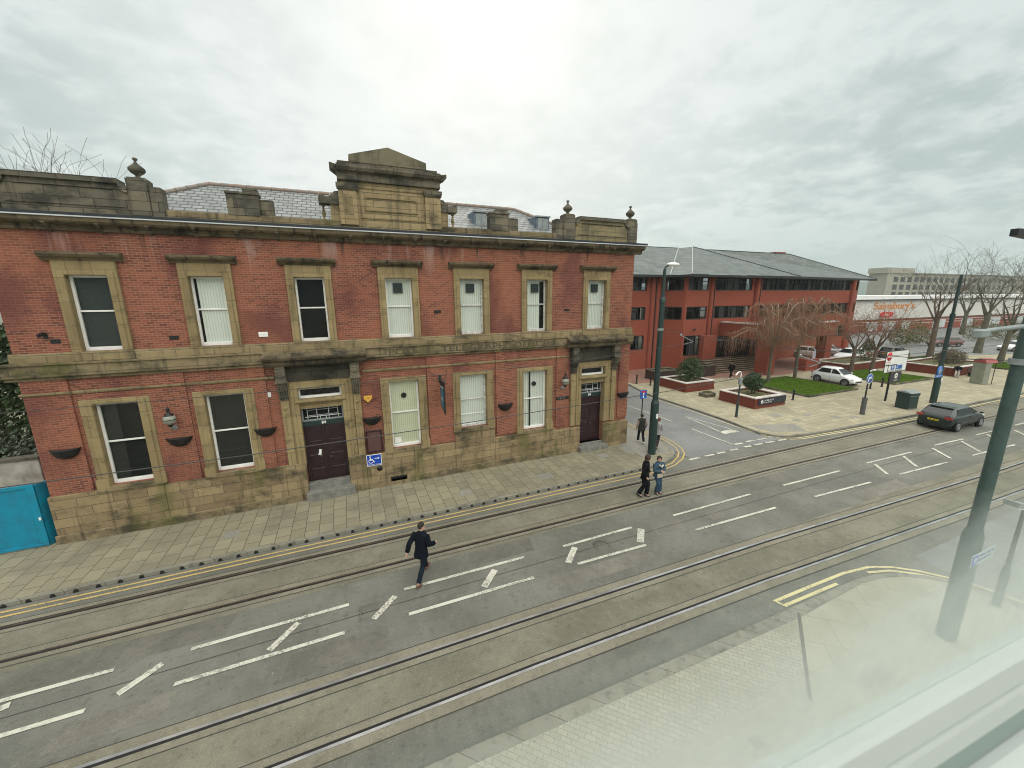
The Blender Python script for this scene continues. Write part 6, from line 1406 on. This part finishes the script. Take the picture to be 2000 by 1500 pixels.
    for nm in 'lr':
        an, to = J['an_'+nm], J['to_'+nm]; td = (to-an).normalized(); up = td.cross(side).normalized()*-1; up = up if up.z > 0 else -up
        Z = MB(); c0 = an-up*.055*s
        Z.rings([ering(c0+td*x*s+up*(.0)*s, side, up, a*s, b_*s, 10) for x, a, b_ in ((-.075, .02, .02), (-.06, .036, .034), (0, .042, .046), (.08, .047, .036), (.15, .044, .027), (.185, .02, .014))], True, True)
        Z.build('shoe', sho, o, local=True)
    Hh = MB(); hh = []
    for u, a, c, f in ((-.03, .075, .078, -.03), (.02, .094, .083, -.02), (.06, .104, .085, -.012), (.1, .09, .072, -.014), (.13, .06, .048, -.014), (.142, .025, .02, -.014)):
        hh.append(ering(hd(f, 0, u), hf, hs_, a*s, c*s))
    Hh.rings(hh, True, True)
    if hair != 'short': 
        for k in range(9):
            a = R(70+27.5*k); x, y = math.cos(a), math.sin(a)
            ln = -.16 if hair == 'long' else -.055
            Hh.tube([hd(-.012+.075*x, .07*y, .08), hd(-.018+.092*x, .084*y, .0), hd(-.03+.088*x, .082*y, ln)], [.03*s, .034*s, .024*s], 7)
    if hair == 'mop':
        rnd = random.Random(5)
        for k in range(26):
            v = Vector((rnd.uniform(-1, .9), rnd.uniform(-1, 1), rnd.uniform(.0, 1))).normalized(); Hh.ellip(hd(-.012+.088*v.x, .078*v.y, .03+.105*v.z), .034*s, .034*s, .03*s, 7, 5)
    fin(Hh, 'hair', hr, .009*s, 3)
    if hair == 'beard':
        pass
    return o
m_hairb = plain('dark_hair', (0.022, 0.015, 0.012), .7, .3, 30); m_hairr = plain('reddish_hair', (0.16, 0.08, 0.045), .7, .3, 30); m_hairm = plain('brown_hair', (0.04, 0.022, 0.015), .7, .3, 30)
m_navyc = cloth('navy_coat', (0.004, 0.007, 0.013)); m_navyt = cloth('navy_trousers', (0.008, 0.015, 0.024)); m_tan = plain('tan_leather', (0.16, 0.06, 0.03), .45, .3, 12)
m_blk = cloth('black_cloth', (0.006, 0.006, 0.007)); m_den = cloth('blue_denim', (0.05, 0.088, 0.125)); m_dend = cloth('washed_denim', (0.04, 0.075, 0.12)); m_greyh = cloth('grey_marl', (0.34, 0.33, 0.34)); m_chino = cloth('dark_chino', (0.05, 0.045, 0.045)); m_olive = cloth('dark_olive_vest', (0.03, 0.034, 0.027)); m_pink = cloth('dusty_pink_sleeve', (0.30, 0.20, 0.18)); m_whites = plain('white_trainers', (0.75, 0.75, 0.74), .5); m_blks = plain('black_shoes', (0.012, 0.012, 0.012), .4)
m_fleece = cloth('cream_fleece', (0.62, 0.58, 0.50))
hdg = math.atan2(.65, .52)
person('man in a dark navy coat and brown shoes striding across the road', (1.50, 10.70, 0.0), hdg,
       dict(hip=(0, 0, .93), chest=(.05, 0, 1.43), head=(.09, 0, 1.64), el_l=(-.12, .30, 1.17), wr_l=(-.20, .34, .92), el_r=(.0, -.27, 1.16), wr_r=(.26, -.30, 1.06), kn_l=(.26, .08, .52), an_l=(.37, .08, .13), to_l=(.53, .08, .17), kn_r=(-.10, -.08, .50), an_r=(-.40, -.08, .13), to_r=(-.22, -.08, .07), turn=(0, 0, -.75), twist=(0, 0, -.1), coat=(-.36, .022, .03)),
       (m_skin, m_navyc, m_navyt, m_tan, m_hairb), 1.80)
person('man with tousled dark hair dressed all in black, turned to the woman beside him', (11.03, 12.0, .016), R(-50),
       dict(hip=(-.02, 0, .94), chest=(.0, 0, 1.44), head=(.05, .02, 1.64), el_l=(.0, .27, 1.16), wr_l=(.12, .22, .94), el_r=(-.05, -.27, 1.16), wr_r=(.08, -.22, .93), kn_l=(.12, .08, .52), an_l=(.06, .08, .09), to_l=(.24, .08, .04), kn_r=(-.02, -.08, .5), an_r=(-.2, -.08, .13), to_r=(-.03, -.08, .06), turn=(0, 0, .95), coat=(-.3, .02, .026), trouser=(.02, .05)),
       (m_skin, m_blk, cloth('black_trousers', (0.009, 0.010, 0.013)), m_blks, m_hairm), 1.86, 'mop')
wmn = person('smiling woman in a blue denim jacket and jeans with folded arms and a small bag', (11.72, 12.02, .016), R(-95),
       dict(hip=(0, 0, .92), chest=(.0, 0, 1.40), head=(.03, 0, 1.61), el_l=(.08, .25, 1.14), wr_l=(.24, .02, 1.16), el_r=(.08, -.25, 1.12), wr_r=(.25, .0, 1.1), kn_l=(.05, .1, .5), an_l=(.02, .12, .09), to_l=(.2, .13, .04), kn_r=(.16, -.07, .52), an_r=(.05, -.06, .11), to_r=(.22, -.05, .05), turn=(0, 0, -.5), coat=(-.22, .02, .03), trouser=(.024, .055)),
       (m_skin, m_den, m_dend, m_blks, m_hairm), 1.72, 'bob')
bevel(MB().obox((.19, -.05, .90), (.035, 0, 0), (0, .13, 0), (0, 0, .09)).build('handbag', cloth('cream_bag', (0.50, 0.46, 0.34)), wmn, local=True), .02)
MB().tube([(.17, .1, 1.36), (.19, .02, 1.28), (.17, -.08, 1.37)], .035, 8).build('collar', m_fleece, wmn, local=True)
vp = dict(hip=(0, 0, .93), chest=(.02, 0, 1.42), head=(.05, 0, 1.63), el_l=(-.05, .27, 1.16), wr_l=(.06, .27, .92), el_r=(-.06, -.27, 1.16), wr_r=(.1, -.3, .93), kn_l=(.16, .08, .52), an_l=(.2, .08, .1), to_l=(.37, .08, .06), kn_r=(-.04, -.08, .5), an_r=(-.2, -.08, .13), to_r=(-.03, -.08, .06), sleeveless=True, sleeve_m=m_pink, coat=(-.32, .02, .035))
person('walker in a long dark padded vest and white trainers seen from behind at the corner', (14.97, 16.85, .12), R(75), vp, (m_skin2, m_olive, cloth('black_leggings', (0.010, 0.010, 0.011)), m_whites, m_hairb), 1.70)
gp = dict(hip=(0, 0, .93), chest=(.04, 0, 1.42), head=(.12, 0, 1.61), el_l=(.02, .26, 1.15), wr_l=(.28, .14, 1.14), el_r=(.02, -.26, 1.15), wr_r=(.28, -.1, 1.16), kn_l=(.22, .08, .54), an_l=(.2, .08, .1), to_l=(.37, .08, .05), kn_r=(-.02, -.08, .5), an_r=(-.24, -.08, .17), to_r=(-.09, -.08, .07), coat=(-.2, .02, .034), turn=(0, 0, .05))
gm = person('short haired man in a grey sweatshirt looking at his phone beside the corner pole', (15.2, 15.85, .12), R(25), gp, (m_skin, m_greyh, m_chino, m_blks, m_hairr), 1.74)
MB().obox((.38, .02, 1.17), (.008, 0, .004), (0, .036, 0), (-.03, 0, .065)).build('phone', m_black, gm, local=True)
wp = dict(vp); wp.pop('sleeveless'); wp.pop('sleeve_m'); wp.update(kn_l=(.24, .08, .54), an_l=(.36, .08, .11), to_l=(.52, .08, .09), kn_r=(-.12, -.08, .5), an_r=(-.4, -.08, .16), to_r=(-.25, -.08, .07))
bw = person('walker in a black and white jacket passing the entrance steps', (35.42, 27.55, .11), R(190), wp, (m_skin2, m_blk, m_blk, m_whites, m_hairb), 1.70)
MB().obox((-.14, 0, 1.2), (.008, 0, 0), (0, .12, 0), (0, 0, .2)).build('back_panel', m_whites, bw, local=True)
sp_ = dict(hip=(0, 0, .56), chest=(-.04, 0, 1.05), head=(.02, 0, 1.26), el_l=(.08, .25, .82), wr_l=(.30, .14, .74), el_r=(.08, -.25, .82), wr_r=(.30, -.14, .74), kn_l=(.42, .1, .55), an_l=(.48, .1, .1), to_l=(.65, .1, .06), kn_r=(.42, -.1, .55), an_r=(.55, -.1, .1), to_r=(.72, -.1, .06), coat=(-.05, .01, .03))
person('seated person in pale trousers and a dark top on the edge of the kiosk planter', (56.2, 18.7, .11), R(-160), sp_, (m_skin, m_navyc, cloth('pale_trousers', (0.48, 0.46, 0.44)), m_blks, m_hairb), 1.72)
person('person in cream clothes sitting on the far edge of the navy sign planter', (30.75, 21.6, .30), R(0), sp_, (m_skin, m_fleece, MATS['pale_trousers'], m_whites, m_hairm), 1.70)
